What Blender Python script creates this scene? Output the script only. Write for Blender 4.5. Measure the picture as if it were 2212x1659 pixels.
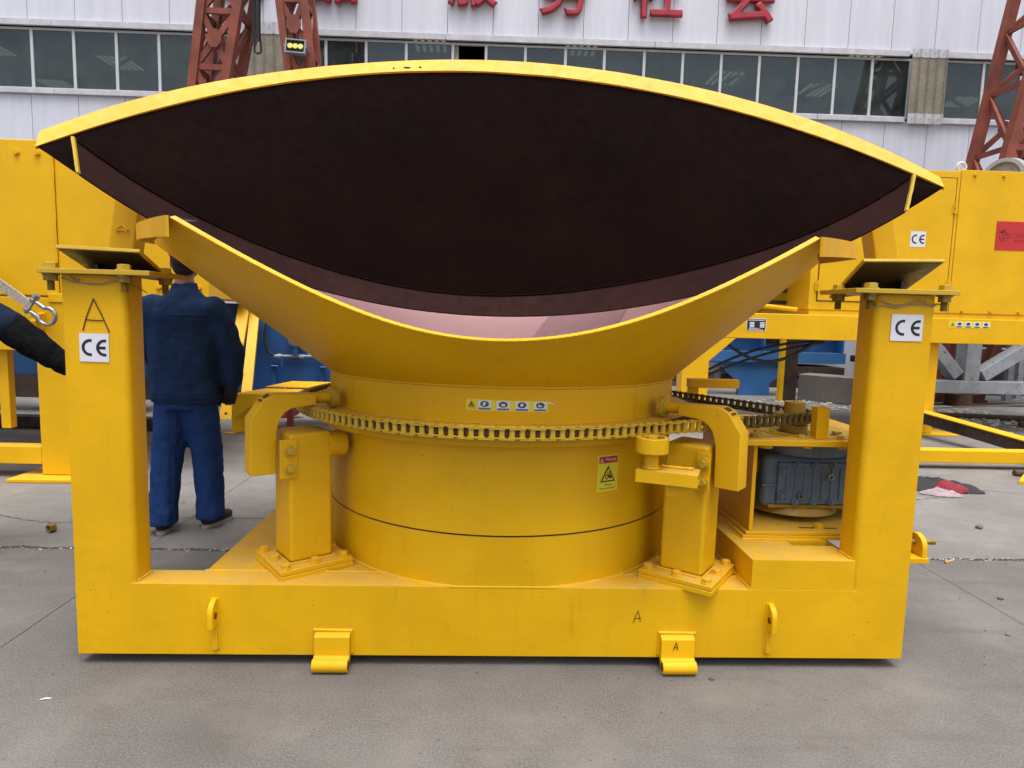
import bpy, bmesh, math, random
from mathutils import Vector, Matrix, noise
from math import sin, cos, pi, radians, sqrt, atan2, acos

random.seed(11)
scene = bpy.context.scene
for o in list(bpy.data.objects):
    bpy.data.objects.remove(o, do_unlink=True)
COL = scene.collection

# ------------------------------------------------------------------ camera
cam_data = bpy.data.cameras.new('camera')
cam = bpy.data.objects.new('camera', cam_data)
COL.objects.link(cam)
YAW, PITCH, ROLL = 0.0387, 0.1056, 0.0268
fwd = Vector((sin(YAW) * cos(PITCH), cos(YAW) * cos(PITCH), -sin(PITCH)))
rgt = Vector((cos(YAW), -sin(YAW), 0))
upv = rgt.cross(fwd)
r2 = rgt * cos(ROLL) + upv * sin(ROLL)
u2 = -rgt * sin(ROLL) + upv * cos(ROLL)
M = Matrix((r2, u2, -fwd)).transposed().to_4x4()
M.translation = Vector((-0.0783, -2.5483, 1.4489))
cam.matrix_world = M
cam_data.sensor_fit = 'HORIZONTAL'
cam_data.sensor_width = 36
cam_data.lens = 1400.58 / 2212 * 36
cam_data.clip_start = 0.05
cam_data.clip_end = 600
scene.camera = cam

# ------------------------------------------------------------------ sky, sun, exposure
SUN_EL, SUN_AZ = radians(76), radians(168)      # azimuth measured from +Y towards +X
world = bpy.data.worlds.new('World')
scene.world = world
world.use_nodes = True
wn = world.node_tree.nodes
wl = world.node_tree.links
wn.clear()
sky = wn.new('ShaderNodeTexSky')
sky.sky_type = 'NISHITA'
sky.sun_disc = False
sky.sun_elevation = SUN_EL
sky.sun_rotation = SUN_AZ
sky.altitude = 50
sky.air_density = 1.0
sky.dust_density = 6.0
sky.ozone_density = 1.0
hs = wn.new('ShaderNodeHueSaturation')
hs.inputs['Saturation'].default_value = 0.4
bg = wn.new('ShaderNodeBackground')
bg.inputs['Strength'].default_value = 0.15
wo = wn.new('ShaderNodeOutputWorld')
wl.new(sky.outputs[0], hs.inputs['Color'])
wl.new(hs.outputs[0], bg.inputs['Color'])
wl.new(bg.outputs[0], wo.inputs['Surface'])

sun_d = bpy.data.lights.new('sun', 'SUN')
sun_d.energy = 1.1
sun_d.angle = radians(40)
sun_d.color = (1.0, 0.97, 0.92)
sun = bpy.data.objects.new('sun', sun_d)
COL.objects.link(sun)
sdir = Vector((sin(SUN_AZ) * cos(SUN_EL), cos(SUN_AZ) * cos(SUN_EL), sin(SUN_EL)))
sun.rotation_euler = sdir.to_track_quat('Z', 'Y').to_euler()
sun.location = sdir * 30

vs = scene.view_settings
vs.view_transform = 'Standard'
vs.look = 'None'
vs.gamma = 1
vs.use_curve_mapping = False
vs.exposure = 0.82
scene.cycles.max_bounces = 7
scene.cycles.diffuse_bounces = 3
scene.cycles.glossy_bounces = 2
scene.cycles.transparent_max_bounces = 6
scene.cycles.caustics_reflective = False
scene.cycles.caustics_refractive = False

# ------------------------------------------------------------------ materials
MATS = {}

def _nodes(name):
    m = bpy.data.materials.new(name)
    m.use_nodes = True
    nt = m.node_tree
    b = nt.nodes['Principled BSDF']
    return m, nt, b

def _noise(nt, vec, scale, detail=4, rough=0.55):
    n = nt.nodes.new('ShaderNodeTexNoise')
    n.inputs['Scale'].default_value = scale
    n.inputs['Detail'].default_value = detail
    n.inputs['Roughness'].default_value = rough
    nt.links.new(vec, n.inputs['Vector'])
    return n.outputs['Fac']

def _ramp(nt, fac, p0, p1, c0=(0, 0, 0, 1), c1=(1, 1, 1, 1)):
    if p0 > p1:
        p0, p1, c0, c1 = p1, p0, c1, c0
    r = nt.nodes.new('ShaderNodeValToRGB')
    r.color_ramp.elements[0].position = p0
    r.color_ramp.elements[1].position = p1
    r.color_ramp.elements[0].color = c0
    r.color_ramp.elements[1].color = c1
    nt.links.new(fac, r.inputs['Fac'])
    return r.outputs['Color']

def _mix(nt, fac, a, b, mode='MIX'):
    n = nt.nodes.new('ShaderNodeMix')
    n.data_type = 'RGBA'
    n.blend_type = mode
    for key, val in ((0, fac), (6, a), (7, b)):
        s = n.inputs[key]
        if isinstance(val, (int, float)):
            s.default_value = val
        elif isinstance(val, (tuple, list)):
            s.default_value = (*val[:3], 1)
        else:
            nt.links.new(val, s)
    return n.outputs[2]

def _math(nt, op, a, b=None):
    n = nt.nodes.new('ShaderNodeMath')
    n.operation = op
    for i, v in enumerate((a, b)):
        if v is None:
            continue
        if isinstance(v, (int, float)):
            n.inputs[i].default_value = v
        else:
            nt.links.new(v, n.inputs[i])
    return n.outputs[0]

def _bump(nt, h, strength, dist=0.01, prev=None):
    n = nt.nodes.new('ShaderNodeBump')
    n.inputs['Strength'].default_value = strength
    n.inputs['Distance'].default_value = dist
    nt.links.new(h, n.inputs['Height'])
    if prev is not None:
        nt.links.new(prev, n.inputs['Normal'])
    return n.outputs['Normal']

def _pos(nt):
    g = nt.nodes.new('ShaderNodeNewGeometry')
    return g.outputs['Position'], g.outputs['Normal']

def paint(name, col, rough=0.4, var=0.08, dust=0.0, dustcol=(0.44, 0.34, 0.17), peel=0.15, grime=0.0,
          grimecol=(0.10, 0.06, 0.02), metallic=0.0, spec=0.5, streak=0.0, rust=0.0, chips=0.0):
    """brushed / sprayed paint with tone variation, orange peel, dust lying on flat tops, scuffs"""
    m, nt, b = _nodes(name)
    pos, nor = _pos(nt)
    big = _noise(nt, pos, 2.3, 2)
    dark = tuple(c * (1 - var * 2.2) for c in col)
    light = tuple(min(1, c * (1 + var)) for c in col)
    c = _mix(nt, _ramp(nt, big, 0.3, 0.7), dark, light)
    mid = _noise(nt, pos, 17, 3, 0.65)
    c = _mix(nt, _math(nt, 'MULTIPLY', _ramp(nt, mid, 0.55, 0.8), var * 3), c, tuple(x * 0.72 for x in col))
    if streak:
        mp = nt.nodes.new('ShaderNodeMapping')
        mp.inputs['Scale'].default_value = (26, 26, 1.6)
        nt.links.new(pos, mp.inputs['Vector'])
        st = _noise(nt, mp.outputs[0], 1.0, 1)
        c = _mix(nt, _math(nt, 'MULTIPLY', _ramp(nt, st, 0.56, 0.78), streak), c, tuple(x * 0.45 for x in col))
    if grime:
        g1 = _noise(nt, pos, 5.5, 4, 0.7)
        c = _mix(nt, _math(nt, 'MULTIPLY', _ramp(nt, g1, 0.58, 0.72), grime), c, grimecol)
    if chips:
        vv = nt.nodes.new('ShaderNodeTexVoronoi')
        vv.inputs['Scale'].default_value = 13
        nt.links.new(pos, vv.inputs['Vector'])
        keep = _ramp(nt, big, 0.50, 0.56)
        cf = _math(nt, 'MULTIPLY', _math(nt, 'MULTIPLY', _ramp(nt, vv.outputs['Distance'], 0.055, 0.035), keep), chips)
        c = _mix(nt, cf, c, tuple(x * 0.30 for x in col))
        mp2 = nt.nodes.new('ShaderNodeMapping')
        mp2.inputs['Scale'].default_value = (9, 9, 2.2)
        mp2.inputs['Rotation'].default_value = (0.3, 0.2, 0.6)
        nt.links.new(pos, mp2.inputs['Vector'])
        sm = _noise(nt, mp2.outputs[0], 1.0, 3, 0.7)
        c = _mix(nt, _math(nt, 'MULTIPLY', _ramp(nt, sm, 0.63, 0.74), 0.22), c, (0.26, 0.16, 0.025))
    if rust:
        g2 = _noise(nt, pos, 9, 4, 0.75)
        c = _mix(nt, _math(nt, 'MULTIPLY', _ramp(nt, g2, 0.60, 0.66), rust), c, (0.10, 0.04, 0.015))
    if dust:
        sx = nt.nodes.new('ShaderNodeSeparateXYZ')
        nt.links.new(nor, sx.inputs[0])
        flat = _ramp(nt, sx.outputs[2], 0.75, 0.97)
        dn = _noise(nt, pos, 11, 3, 0.7)
        f = _math(nt, 'MULTIPLY', _math(nt, 'MULTIPLY', flat, _ramp(nt, dn, 0.25, 0.75)), dust)
        c = _mix(nt, f, c, dustcol)
    nt.links.new(c, b.inputs['Base Color'])
    rr = _ramp(nt, mid, 0.2, 0.8, (rough * 0.8,) * 3 + (1,), (min(1, rough * 1.35),) * 3 + (1,))
    nt.links.new(rr, b.inputs['Roughness'])
    b.inputs['Metallic'].default_value = metallic
    b.inputs['Specular IOR Level'].default_value = spec
    if peel:
        n1 = _bump(nt, _noise(nt, pos, 150, 1), peel, 0.002)
        n2 = _bump(nt, _noise(nt, pos, 9, 2), peel * 1.2, 0.012, n1)
        nt.links.new(n2, b.inputs['Normal'])
    MATS[name] = m
    return m

def plain(name, col, rough=0.6, metallic=0.0, bump=0.0, bscale=60, var=0.1, spec=0.5, emit=None):
    m, nt, b = _nodes(name)
    pos, nor = _pos(nt)
    n = _noise(nt, pos, bscale * 0.3, 2)
    c = _mix(nt, _ramp(nt, n, 0.3, 0.7), tuple(x * (1 - var) for x in col), tuple(min(1, x * (1 + var)) for x in col))
    nt.links.new(c, b.inputs['Base Color'])
    b.inputs['Roughness'].default_value = rough
    b.inputs['Metallic'].default_value = metallic
    b.inputs['Specular IOR Level'].default_value = spec
    if bump:
        nt.links.new(_bump(nt, _noise(nt, pos, bscale, 2), bump, 0.004), b.inputs['Normal'])
    if emit:
        b.inputs['Emission Color'].default_value = (*emit[:3], 1)
        b.inputs['Emission Strength'].default_value = emit[3]
    MATS[name] = m
    return m

YEL = (0.72, 0.400, 0.0025)
paint('yellow', YEL, 0.42, 0.05, spec=0.28, dust=0.6, grime=0.05, peel=0.2, streak=0.06, chips=0.7)
paint('yellow_plate', (0.52, 0.34, 0.02), 0.45, 0.1, dust=0.3, grime=0.15, peel=0.2)
paint('yellow_clean', (0.74, 0.415, 0.003), 0.42, 0.06, spec=0.28, dust=0.0, grime=0.03, peel=0.12)
paint('yellow_rim', (0.68, 0.365, 0.004), 0.45, 0.06, spec=0.28, dust=0.0, grime=0.05, peel=0.2)
paint('chain_grease', (0.115, 0.082, 0.018), 0.4, 0.2, grime=0.4, grimecol=(0.03, 0.025, 0.012), peel=0.05, metallic=0.3)
paint('chain_paint', (0.52, 0.33, 0.02), 0.36, 0.1, grime=0.2, grimecol=(0.16, 0.12, 0.03), peel=0.05)
paint('yellow_chain', (0.34, 0.21, 0.02), 0.42, 0.15, dust=0.4, grime=0.35, grimecol=(0.10, 0.075, 0.03), peel=0.1)
paint('yellow_bg', (0.75, 0.42, 0.003), 0.46, 0.04, spec=0.28, dust=0.2, grime=0.05, streak=0.05)
paint('maroon', (0.0066, 0.0020, 0.0015), 0.6, 0.15, peel=0.25, spec=0.03, grime=0.15, grimecol=(0.0105, 0.0045, 0.0036), streak=0.12)
paint('maroon_flange', (0.0205, 0.0068, 0.0060), 0.55, 0.15, peel=0.2, spec=0.04, grime=0.1, grimecol=(0.04, 0.017, 0.017))
paint('lining_sky_pink', (0.64, 0.43, 0.47), 0.6, 0.02, peel=0.03, grime=0.03, grimecol=(0.30, 0.18, 0.20))  # sky reflected in dark red primer, put into the colour as pink
paint('lining_shade', (0.44, 0.28, 0.315), 0.6, 0.03, peel=0.05, grime=0.06, grimecol=(0.09, 0.045, 0.055))  # the same lining with shadow put into its colour
paint('primer_and_shade', (0.036, 0.018, 0.012), 0.38, 0.25, peel=0.3, grime=0.4, grimecol=(0.12, 0.095, 0.08), spec=0.5)  # brown primer, also painted shade in the motor step's slot
paint('thread', (0.30, 0.20, 0.04), 0.45, 0.3, grime=0.5, grimecol=(0.05, 0.03, 0.01), metallic=0.5)
paint('gear_blue', (0.095, 0.150, 0.225), 0.40, 0.15, dust=0.3, dustcol=(0.30, 0.24, 0.05), grime=0.35, grimecol=(0.17, 0.15, 0.05), peel=0.25)
paint('blue_machine', (0.014, 0.078, 0.25), 0.45, 0.12, dust=0.5, dustcol=(0.30, 0.33, 0.40), grime=0.12, grimecol=(0.015, 0.03, 0.06), streak=0.2)
paint('blue_light', (0.040, 0.160, 0.42), 0.45, 0.1, dust=0.6, dustcol=(0.35, 0.40, 0.50), grime=0.1, grimecol=(0.02, 0.05, 0.12), streak=0.15)
paint('grey_steel', (0.36, 0.39, 0.43), 0.5, 0.12, grime=0.2, grimecol=(0.13, 0.12, 0.11), rust=0.85, streak=0.3)
paint('crane_red', (0.23, 0.050, 0.026), 0.55, 0.18, grime=0.2, grimecol=(0.10, 0.03, 0.02), streak=0.25)
paint('rust_and_shade', (0.045, 0.026, 0.020), 0.75, 0.3, rust=0.6, peel=0.4)  # rust, also painted shade between the chain rollers on the ring
paint('rust_brown', (0.10, 0.055, 0.035), 0.8, 0.3, rust=0.8, peel=0.5)
paint('letter_red', (0.36, 0.016, 0.035), 0.45, 0.1, peel=0.1)
paint('sign_red', (0.50, 0.020, 0.022), 0.4, 0.03, peel=0.0)
paint('sign_dark_red', (0.26, 0.014, 0.016), 0.4, 0.03, peel=0.0)
paint('galvanised', (0.42, 0.45, 0.48), 0.4, 0.12, metallic=0.6, grime=0.1)
paint('red_part', (0.30, 0.04, 0.045), 0.45, 0.1)
plain('sticker_white', (0.68, 0.68, 0.74), 0.5, var=0.02)
plain('sticker_yellow', (0.70, 0.60, 0.02), 0.45, var=0.03)
plain('sticker_red', (0.40, 0.02, 0.03), 0.45, var=0.03)
plain('sticker_orange', (0.45, 0.12, 0.03), 0.45, var=0.03)
plain('sticker_blue', (0.03, 0.05, 0.12), 0.45, var=0.03)
plain('ink', (0.012, 0.010, 0.016), 0.5, var=0.02)
plain('marker', (0.06, 0.025, 0.004), 0.6, var=0.1)
plain('plate_black', (0.015, 0.015, 0.016), 0.4, var=0.1)
plain('dark_void', (0.006, 0.006, 0.007), 0.9, var=0.1)
plain('rubber', (0.012, 0.012, 0.013), 0.5, bump=0.2, bscale=200)
plain('steel', (0.30, 0.31, 0.33), 0.32, 0.85, bump=0.3, bscale=60, var=0.35)
plain('strap', (0.34, 0.30, 0.24), 0.9, bump=0.9, bscale=160, var=0.3)
plain('wire', (0.32, 0.28, 0.22), 0.5, 0.6)
plain('skin', (0.36, 0.19, 0.13), 0.55, bump=0.1, bscale=200, var=0.12)
plain('hair', (0.012, 0.010, 0.010), 0.7, bump=0.8, bscale=400)
plain('glove', (0.010, 0.011, 0.016), 0.8, bump=0.6, bscale=220, var=0.3)
plain('sole', (0.30, 0.29, 0.28), 0.7, var=0.2)
plain('stone', (0.16, 0.15, 0.15), 0.85, bump=0.8, bscale=80, var=0.3)
plain('cloth_black', (0.018, 0.019, 0.022), 0.85, bump=0.5, bscale=120, var=0.3)
plain('cloth_red', (0.20, 0.014, 0.020), 0.85, bump=0.5, bscale=120, var=0.15)
plain('cloth_white', (0.30, 0.24, 0.26), 0.85, bump=0.5, bscale=120, var=0.2)
plain('lamp_yellow', (0.62, 0.62, 0.12), 0.4, var=0.1)
plain('lamp_frame', (0.20, 0.23, 0.26), 0.45, var=0.1)
plain('quilt', (0.72, 0.72, 0.76), 0.7, bump=0.7, bscale=12, var=0.1)
plain('timber', (0.42, 0.26, 0.12), 0.8, var=0.2)
plain('trim_white', (0.50, 0.50, 0.54), 0.55, bump=0.2, bscale=20, var=0.12)
plain('mullion', (0.52, 0.54, 0.58), 0.4, var=0.08)
plain('interior', (0.010, 0.012, 0.013), 0.8, var=0.4)
plain('skylight', (0.2, 0.2, 0.16), 0.8, emit=(0.9, 0.88, 0.66, 0.17))
plain('joint_dark', (0.050, 0.048, 0.046), 0.95, bump=0.5, bscale=40, var=0.3)
plain('crack_dark', (0.035, 0.033, 0.032), 0.95, var=0.3)
plain('rubble_white', (0.42, 0.41, 0.40), 0.9, bump=0.6, bscale=40, var=0.2)
plain('cap_grey', (0.20, 0.20, 0.21), 0.8, bump=0.4, bscale=200)

def cloth(name, col, fold=0.4, scale=(7, 7, 3.2)):
    m, nt, b = _nodes(name)
    pos, nor = _pos(nt)
    mp = nt.nodes.new('ShaderNodeMapping')
    mp.inputs['Scale'].default_value = scale
    mp.inputs['Rotation'].default_value = (0.2, 0.35, 0.4)
    nt.links.new(pos, mp.inputs['Vector'])
    f1 = _noise(nt, mp.outputs[0], 1.0, 3, 0.5)
    weave = _noise(nt, pos, 420, 2)
    c = _mix(nt, _ramp(nt, f1, 0.3, 0.7), tuple(x * 0.88 for x in col), tuple(x * 1.08 for x in col))
    nt.links.new(c, b.inputs['Base Color'])
    b.inputs['Roughness'].default_value = 0.95
    b.inputs['Specular IOR Level'].default_value = 0.08
    n1 = _bump(nt, weave, 0.15, 0.002)
    nt.links.new(_bump(nt, f1, fold, 0.05, n1), b.inputs['Normal'])
    MATS[name] = m

cloth('jacket_blue', (0.018, 0.038, 0.100), 0.55, (6, 6, 4))
cloth('jacket_navy', (0.010, 0.017, 0.034), 0.35)
cloth('jacket_yoke', (0.040, 0.078, 0.20), 0.4)
cloth('trousers_blue', (0.019, 0.048, 0.165), 0.7, (13, 13, 3.0))
cloth('sleeve_black', (0.006, 0.006, 0.007), 0.5, (14, 14, 9))

def concrete(name, base, seed):
    m, nt, b = _nodes(name)
    pos, nor = _pos(nt)
    mp = nt.nodes.new('ShaderNodeMapping')
    mp.inputs['Location'].default_value = (seed * 3.1, seed * 1.7, 0)
    nt.links.new(pos, mp.inputs['Vector'])
    p = mp.outputs[0]
    big = _noise(nt, p, 0.75, 3, 0.6)
    mid = _noise(nt, p, 5.5, 5, 0.72)
    fine = _noise(nt, p, 120, 3, 0.8)
    c = _mix(nt, _ramp(nt, big, 0.32, 0.68), tuple(x * 0.70 for x in base), tuple(x * 1.12 for x in base))
    c = _mix(nt, _math(nt, 'MULTIPLY', _ramp(nt, mid, 0.42, 0.72), 0.55), c, (base[0] * 0.66, base[1] * 0.62, base[2] * 0.58))
    c = _mix(nt, _math(nt, 'MULTIPLY', _ramp(nt, fine, 0.50, 0.70), 0.7), c, (base[0] * 1.55, base[1] * 1.5, base[2] * 1.45))
    c = _mix(nt, _math(nt, 'MULTIPLY', _ramp(nt, fine, 0.47, 0.30), 0.65), c, tuple(x * 0.42 for x in base))
    # sparse oil and tyre stains with a shape of their own
    st = nt.nodes.new('ShaderNodeMapping')
    st.inputs['Scale'].default_value = (0.55, 1.5, 1)
    st.inputs['Rotation'].default_value = (0, 0, 0.5)
    nt.links.new(p, st.inputs['Vector'])
    sn = _noise(nt, st.outputs[0], 1.6, 3, 0.6)
    c = _mix(nt, _math(nt, 'MULTIPLY', _ramp(nt, sn, 0.58, 0.72), 0.5), c, tuple(x * 0.50 for x in base))
    ov = nt.nodes.new('ShaderNodeTexVoronoi')
    ov.inputs['Scale'].default_value = 0.9
    nt.links.new(p, ov.inputs['Vector'])
    od = _math(nt, 'ADD', ov.outputs['Distance'], _math(nt, 'MULTIPLY', mid, 0.28))
    c = _mix(nt, _math(nt, 'MULTIPLY', _ramp(nt, od, 0.34, 0.24), 0.28), c, (base[0] * 0.42, base[1] * 0.40, base[2] * 0.38))
    dl = _noise(nt, p, 2.1, 4, 0.7)
    c = _mix(nt, _math(nt, 'MULTIPLY', _ramp(nt, dl, 0.52, 0.72), 0.45), c, (base[0] * 1.35, base[1] * 1.30, base[2] * 1.22))
    tm = nt.nodes.new('ShaderNodeMapping')
    tm.inputs['Scale'].default_value = (0.5, 5.5, 1)
    tm.inputs['Rotation'].default_value = (0, 0, -0.35)
    nt.links.new(p, tm.inputs['Vector'])
    tn = _noise(nt, tm.outputs[0], 1.0, 4, 0.65)
    c = _mix(nt, _math(nt, 'MULTIPLY', _ramp(nt, tn, 0.56, 0.70), 0.28), c, (base[0] * 0.55, base[1] * 0.50, base[2] * 0.46))
    v = nt.nodes.new('ShaderNodeTexVoronoi')
    v.inputs['Scale'].default_value = 11
    nt.links.new(p, v.inputs['Vector'])
    c = _mix(nt, _math(nt, 'MULTIPLY', _ramp(nt, v.outputs['Distance'], 0.075, 0.04), 0.6), c, tuple(x * 0.35 for x in base))
    nt.links.new(c, b.inputs['Base Color'])
    b.inputs['Roughness'].default_value = 0.9
    b.inputs['Specular IOR Level'].default_value = 0.25
    n1 = _bump(nt, fine, 0.55, 0.004)
    n2 = _bump(nt, mid, 0.5, 0.012, n1)
    nt.links.new(n2, b.inputs['Normal'])
    MATS[name] = m

concrete('concrete_front', (0.156, 0.148, 0.141), 1)
concrete('concrete_back', (0.205, 0.197, 0.190), 2)
concrete('concrete_far', (0.19, 0.18, 0.172), 3)

def wall_panel_mat():
    m, nt, b = _nodes('wall_panel')
    pos, nor = _pos(nt)
    w = nt.nodes.new('ShaderNodeTexWave')
    w.inputs['Scale'].default_value = 1.75
    w.inputs['Distortion'].default_value = 0
    nt.links.new(pos, w.inputs['Vector'])
    mp = nt.nodes.new('ShaderNodeMapping')
    mp.inputs['Scale'].default_value = (2.2, 1, 0.22)
    nt.links.new(pos, mp.inputs['Vector'])
    st = _noise(nt, mp.outputs[0], 2.0, 6, 0.65)
    c = _mix(nt, _ramp(nt, st, 0.35, 0.75), (0.63, 0.65, 0.74), (0.55, 0.57, 0.65))
    c = _mix(nt, _math(nt, 'MULTIPLY', w.outputs['Fac'], 0.05), c, (0.40, 0.41, 0.50))
    gn = _noise(nt, pos, 3.0, 8, 0.8)
    c = _mix(nt, _math(nt, 'MULTIPLY', _ramp(nt, gn, 0.66, 0.75), 0.35), c, (0.36, 0.30, 0.26))
    nt.links.new(c, b.inputs['Base Color'])
    b.inputs['Roughness'].default_value = 0.55
    nt.links.new(_bump(nt, w.outputs['Fac'], 0.22, 0.01), b.inputs['Normal'])
    MATS['wall_panel'] = m
wall_panel_mat()

def fibre_mat():
    m, nt, b = _nodes('fibre_sheet')
    pos, nor = _pos(nt)
    n1 = _noise(nt, pos, 22, 9, 0.8)
    n2 = _noise(nt, pos, 2.5, 4)
    c = _mix(nt, _ramp(nt, n1, 0.35, 0.7), (0.19, 0.17, 0.13), (0.37, 0.34, 0.28))
    c = _mix(nt, _math(nt, 'MULTIPLY', _ramp(nt, n2, 0.45, 0.7), 0.4), c, (0.11, 0.10, 0.06))
    nt.links.new(c, b.inputs['Base Color'])
    b.inputs['Roughness'].default_value = 0.7
    nt.links.new(_bump(nt, n1, 0.6, 0.02), b.inputs['Normal'])
    MATS['fibre_sheet'] = m
fibre_mat()

def glass_mat():
    m = bpy.data.materials.new('window_glass')
    m.use_nodes = True
    nt = m.node_tree
    nt.nodes.clear()
    out = nt.nodes.new('ShaderNodeOutputMaterial')
    tr = nt.nodes.new('ShaderNodeBsdfTransparent')
    tr.inputs['Color'].default_value = (0.52, 0.58, 0.58, 1)
    gl = nt.nodes.new('ShaderNodeBsdfGlossy')
    gl.inputs['Color'].default_value = (0.78, 0.86, 0.92, 1)
    gl.inputs['Roughness'].default_value = 0.03
    df = nt.nodes.new('ShaderNodeBsdfDiffuse')
    pos, nor = _pos(nt)
    nz = _noise(nt, pos, 1.7, 7, 0.7)
    df.inputs['Color'].default_value = (0.17, 0.21, 0.205, 1)
    m1 = nt.nodes.new('ShaderNodeMixShader')
    m1.inputs[0].default_value = 0.05
    m2 = nt.nodes.new('ShaderNodeMixShader')
    nt.links.new(_math(nt, 'MULTIPLY', _ramp(nt, nz, 0.2, 0.9), 0.34), m2.inputs[0])
    nt.links.new(tr.outputs[0], m1.inputs[1])
    nt.links.new(gl.outputs[0], m1.inputs[2])
    nt.links.new(m1.outputs[0], m2.inputs[1])
    nt.links.new(df.outputs[0], m2.inputs[2])
    nt.links.new(m2.outputs[0], out.inputs['Surface'])
    MATS['window_glass'] = m
glass_mat()

# ------------------------------------------------------------------ mesh helpers
class MB:
    def __init__(self):
        self.v, self.f = [], []

    def add(self, vs_, fs_):
        o = len(self.v)
        self.v += [tuple(p) for p in vs_]
        self.f += [tuple(i + o for i in f) for f in fs_]
        return self

    def box(self, x0, x1, y0, y1, z0, z1, M=None):
        p = [(x0, y0, z0), (x1, y0, z0), (x1, y1, z0), (x0, y1, z0), (x0, y0, z1), (x1, y0, z1), (x1, y1, z1), (x0, y1, z1)]
        if M is not None:
            p = [M @ Vector(q) for q in p]
        return self.add(p, [(0, 3, 2, 1), (4, 5, 6, 7), (0, 1, 5, 4), (1, 2, 6, 5), (2, 3, 7, 6), (3, 0, 4, 7)])

    def prism(self, poly, M, h):
        """poly in local xy, extruded along local z by h"""
        n = len(poly)
        a = [M @ Vector((x, y, 0)) for x, y in poly]
        b = [M @ Vector((x, y, h)) for x, y in poly]
        fs_ = [tuple(range(n - 1, -1, -1)), tuple(range(n, 2 * n))]
        fs_ += [(i, (i + 1) % n, n + (i + 1) % n, n + i) for i in range(n)]
        return self.add(a + b, fs_)

    def hexa(self, lo, hi):
        """quad lo and quad hi, both ordered the same way"""
        return self.add(list(lo) + list(hi), [(3, 2, 1, 0), (4, 5, 6, 7), (0, 1, 5, 4), (1, 2, 6, 5), (2, 3, 7, 6), (3, 0, 4, 7)])

    def cyl(self, p0, p1, r, n=20, r1=None, caps=True, inner=None):
        p0, p1 = Vector(p0), Vector(p1)
        r1 = r if r1 is None else r1
        d = (p1 - p0).normalized()
        a = d.orthogonal().normalized()
        b = d.cross(a)
        A = [p0 + (a * cos(2 * pi * i / n) + b * sin(2 * pi * i / n)) * r for i in range(n)]
        B = [p1 + (a * cos(2 * pi * i / n) + b * sin(2 * pi * i / n)) * r1 for i in range(n)]
        fs_ = [(i, (i + 1) % n, n + (i + 1) % n, n + i) for i in range(n)]
        if inner:
            A2 = [p0 + (q - p0) * (inner / r) for q in A]
            B2 = [p1 + (q - p1) * (inner / r1) for q in B]
            vs_ = A + B + A2 + B2
            for i in range(n):
                j = (i + 1) % n
                fs_ += [(2 * n + j, 2 * n + i, 3 * n + i, 3 * n + j), (j, i, 2 * n + i, 2 * n + j), (n + i, n + j, 3 * n + j, 3 * n + i)]
            return self.add(vs_, fs_)
        if caps:
            fs_ += [tuple(range(n - 1, -1, -1)), tuple(range(n, 2 * n))]
        return self.add(A + B, fs_)

    def tube(self, path, r, n=10, closed=False, caps=True):
        path = [Vector(p) for p in path]
        rings = []
        prev = None
        m = len(path)
        for i, p in enumerate(path):
            if closed:
                d = path[(i + 1) % m] - path[i - 1]
            else:
                d = path[min(i + 1, m - 1)] - path[max(i - 1, 0)]
            d.normalize()
            if prev is None:
                a = d.orthogonal().normalized()
            else:
                a = (prev - d * prev.dot(d)).normalized()
            prev = a
            b = d.cross(a)
            rr = r[i] if isinstance(r, (list, tuple)) else r
            rings.append([p + (a * cos(2 * pi * k / n) + b * sin(2 * pi * k / n)) * rr for k in range(n)])
        vs_ = [q for rg in rings for q in rg]
        fs_ = []
        for i in range(m if closed else m - 1):
            j = (i + 1) % m
            for k in range(n):
                l = (k + 1) % n
                fs_.append((i * n + k, i * n + l, j * n + l, j * n + k))
        if caps and not closed:
            fs_ += [tuple(range(n - 1, -1, -1)), tuple(range((m - 1) * n, m * n))]
        return self.add(vs_, fs_)

    def lathe(self, prof, cx, cy, n=96, closed=True):
        m = len(prof)
        vs_, fs_ = [], []
        for i in range(n):
            a = 2 * pi * i / n
            for r, z in prof:
                vs_.append((cx + r * cos(a), cy + r * sin(a), z))
        for i in range(n):
            j = (i + 1) % n
            for k in range(m if closed else m - 1):
                l = (k + 1) % m
                fs_.append((i * m + k, j * m + k, j * m + l, i * m + l))
        return self.add(vs_, fs_)

    def sheet(self, rows, thick=0.0):
        """rows of points as a grid; thick > 0 gives the sheet real thickness along its normals"""
        nr, nc = len(rows), len(rows[0])
        P = [[Vector(p) for p in r] for r in rows]
        fs_ = [(i * nc + j, i * nc + j + 1, (i + 1) * nc + j + 1, (i + 1) * nc + j) for i in range(nr - 1) for j in range(nc - 1)]
        flat = [p for r in P for p in r]
        if not thick:
            return self.add(flat, fs_)
        N = []
        for i in range(nr):
            for j in range(nc):
                du = P[i][min(j + 1, nc - 1)] - P[i][max(j - 1, 0)]
                dv = P[min(i + 1, nr - 1)][j] - P[max(i - 1, 0)][j]
                nn = du.cross(dv)
                N.append(nn.normalized() if nn.length > 1e-9 else Vector((0, 0, 1)))
        o = nr * nc
        back = [flat[i] - N[i] * thick for i in range(o)]
        fs2 = list(fs_) + [tuple(o + i for i in reversed(f)) for f in fs_]
        rim = [(0, j) for j in range(nc)] + [(i, nc - 1) for i in range(1, nr)] + [(nr - 1, j) for j in range(nc - 2, -1, -1)] + [(i, 0) for i in range(nr - 2, 0, -1)]
        idx = [i * nc + j for i, j in rim]
        for k in range(len(idx)):
            a, b = idx[k], idx[(k + 1) % len(idx)]
            fs2.append((b, a, o + a, o + b))
        return self.add(flat + back, fs2)

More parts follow.
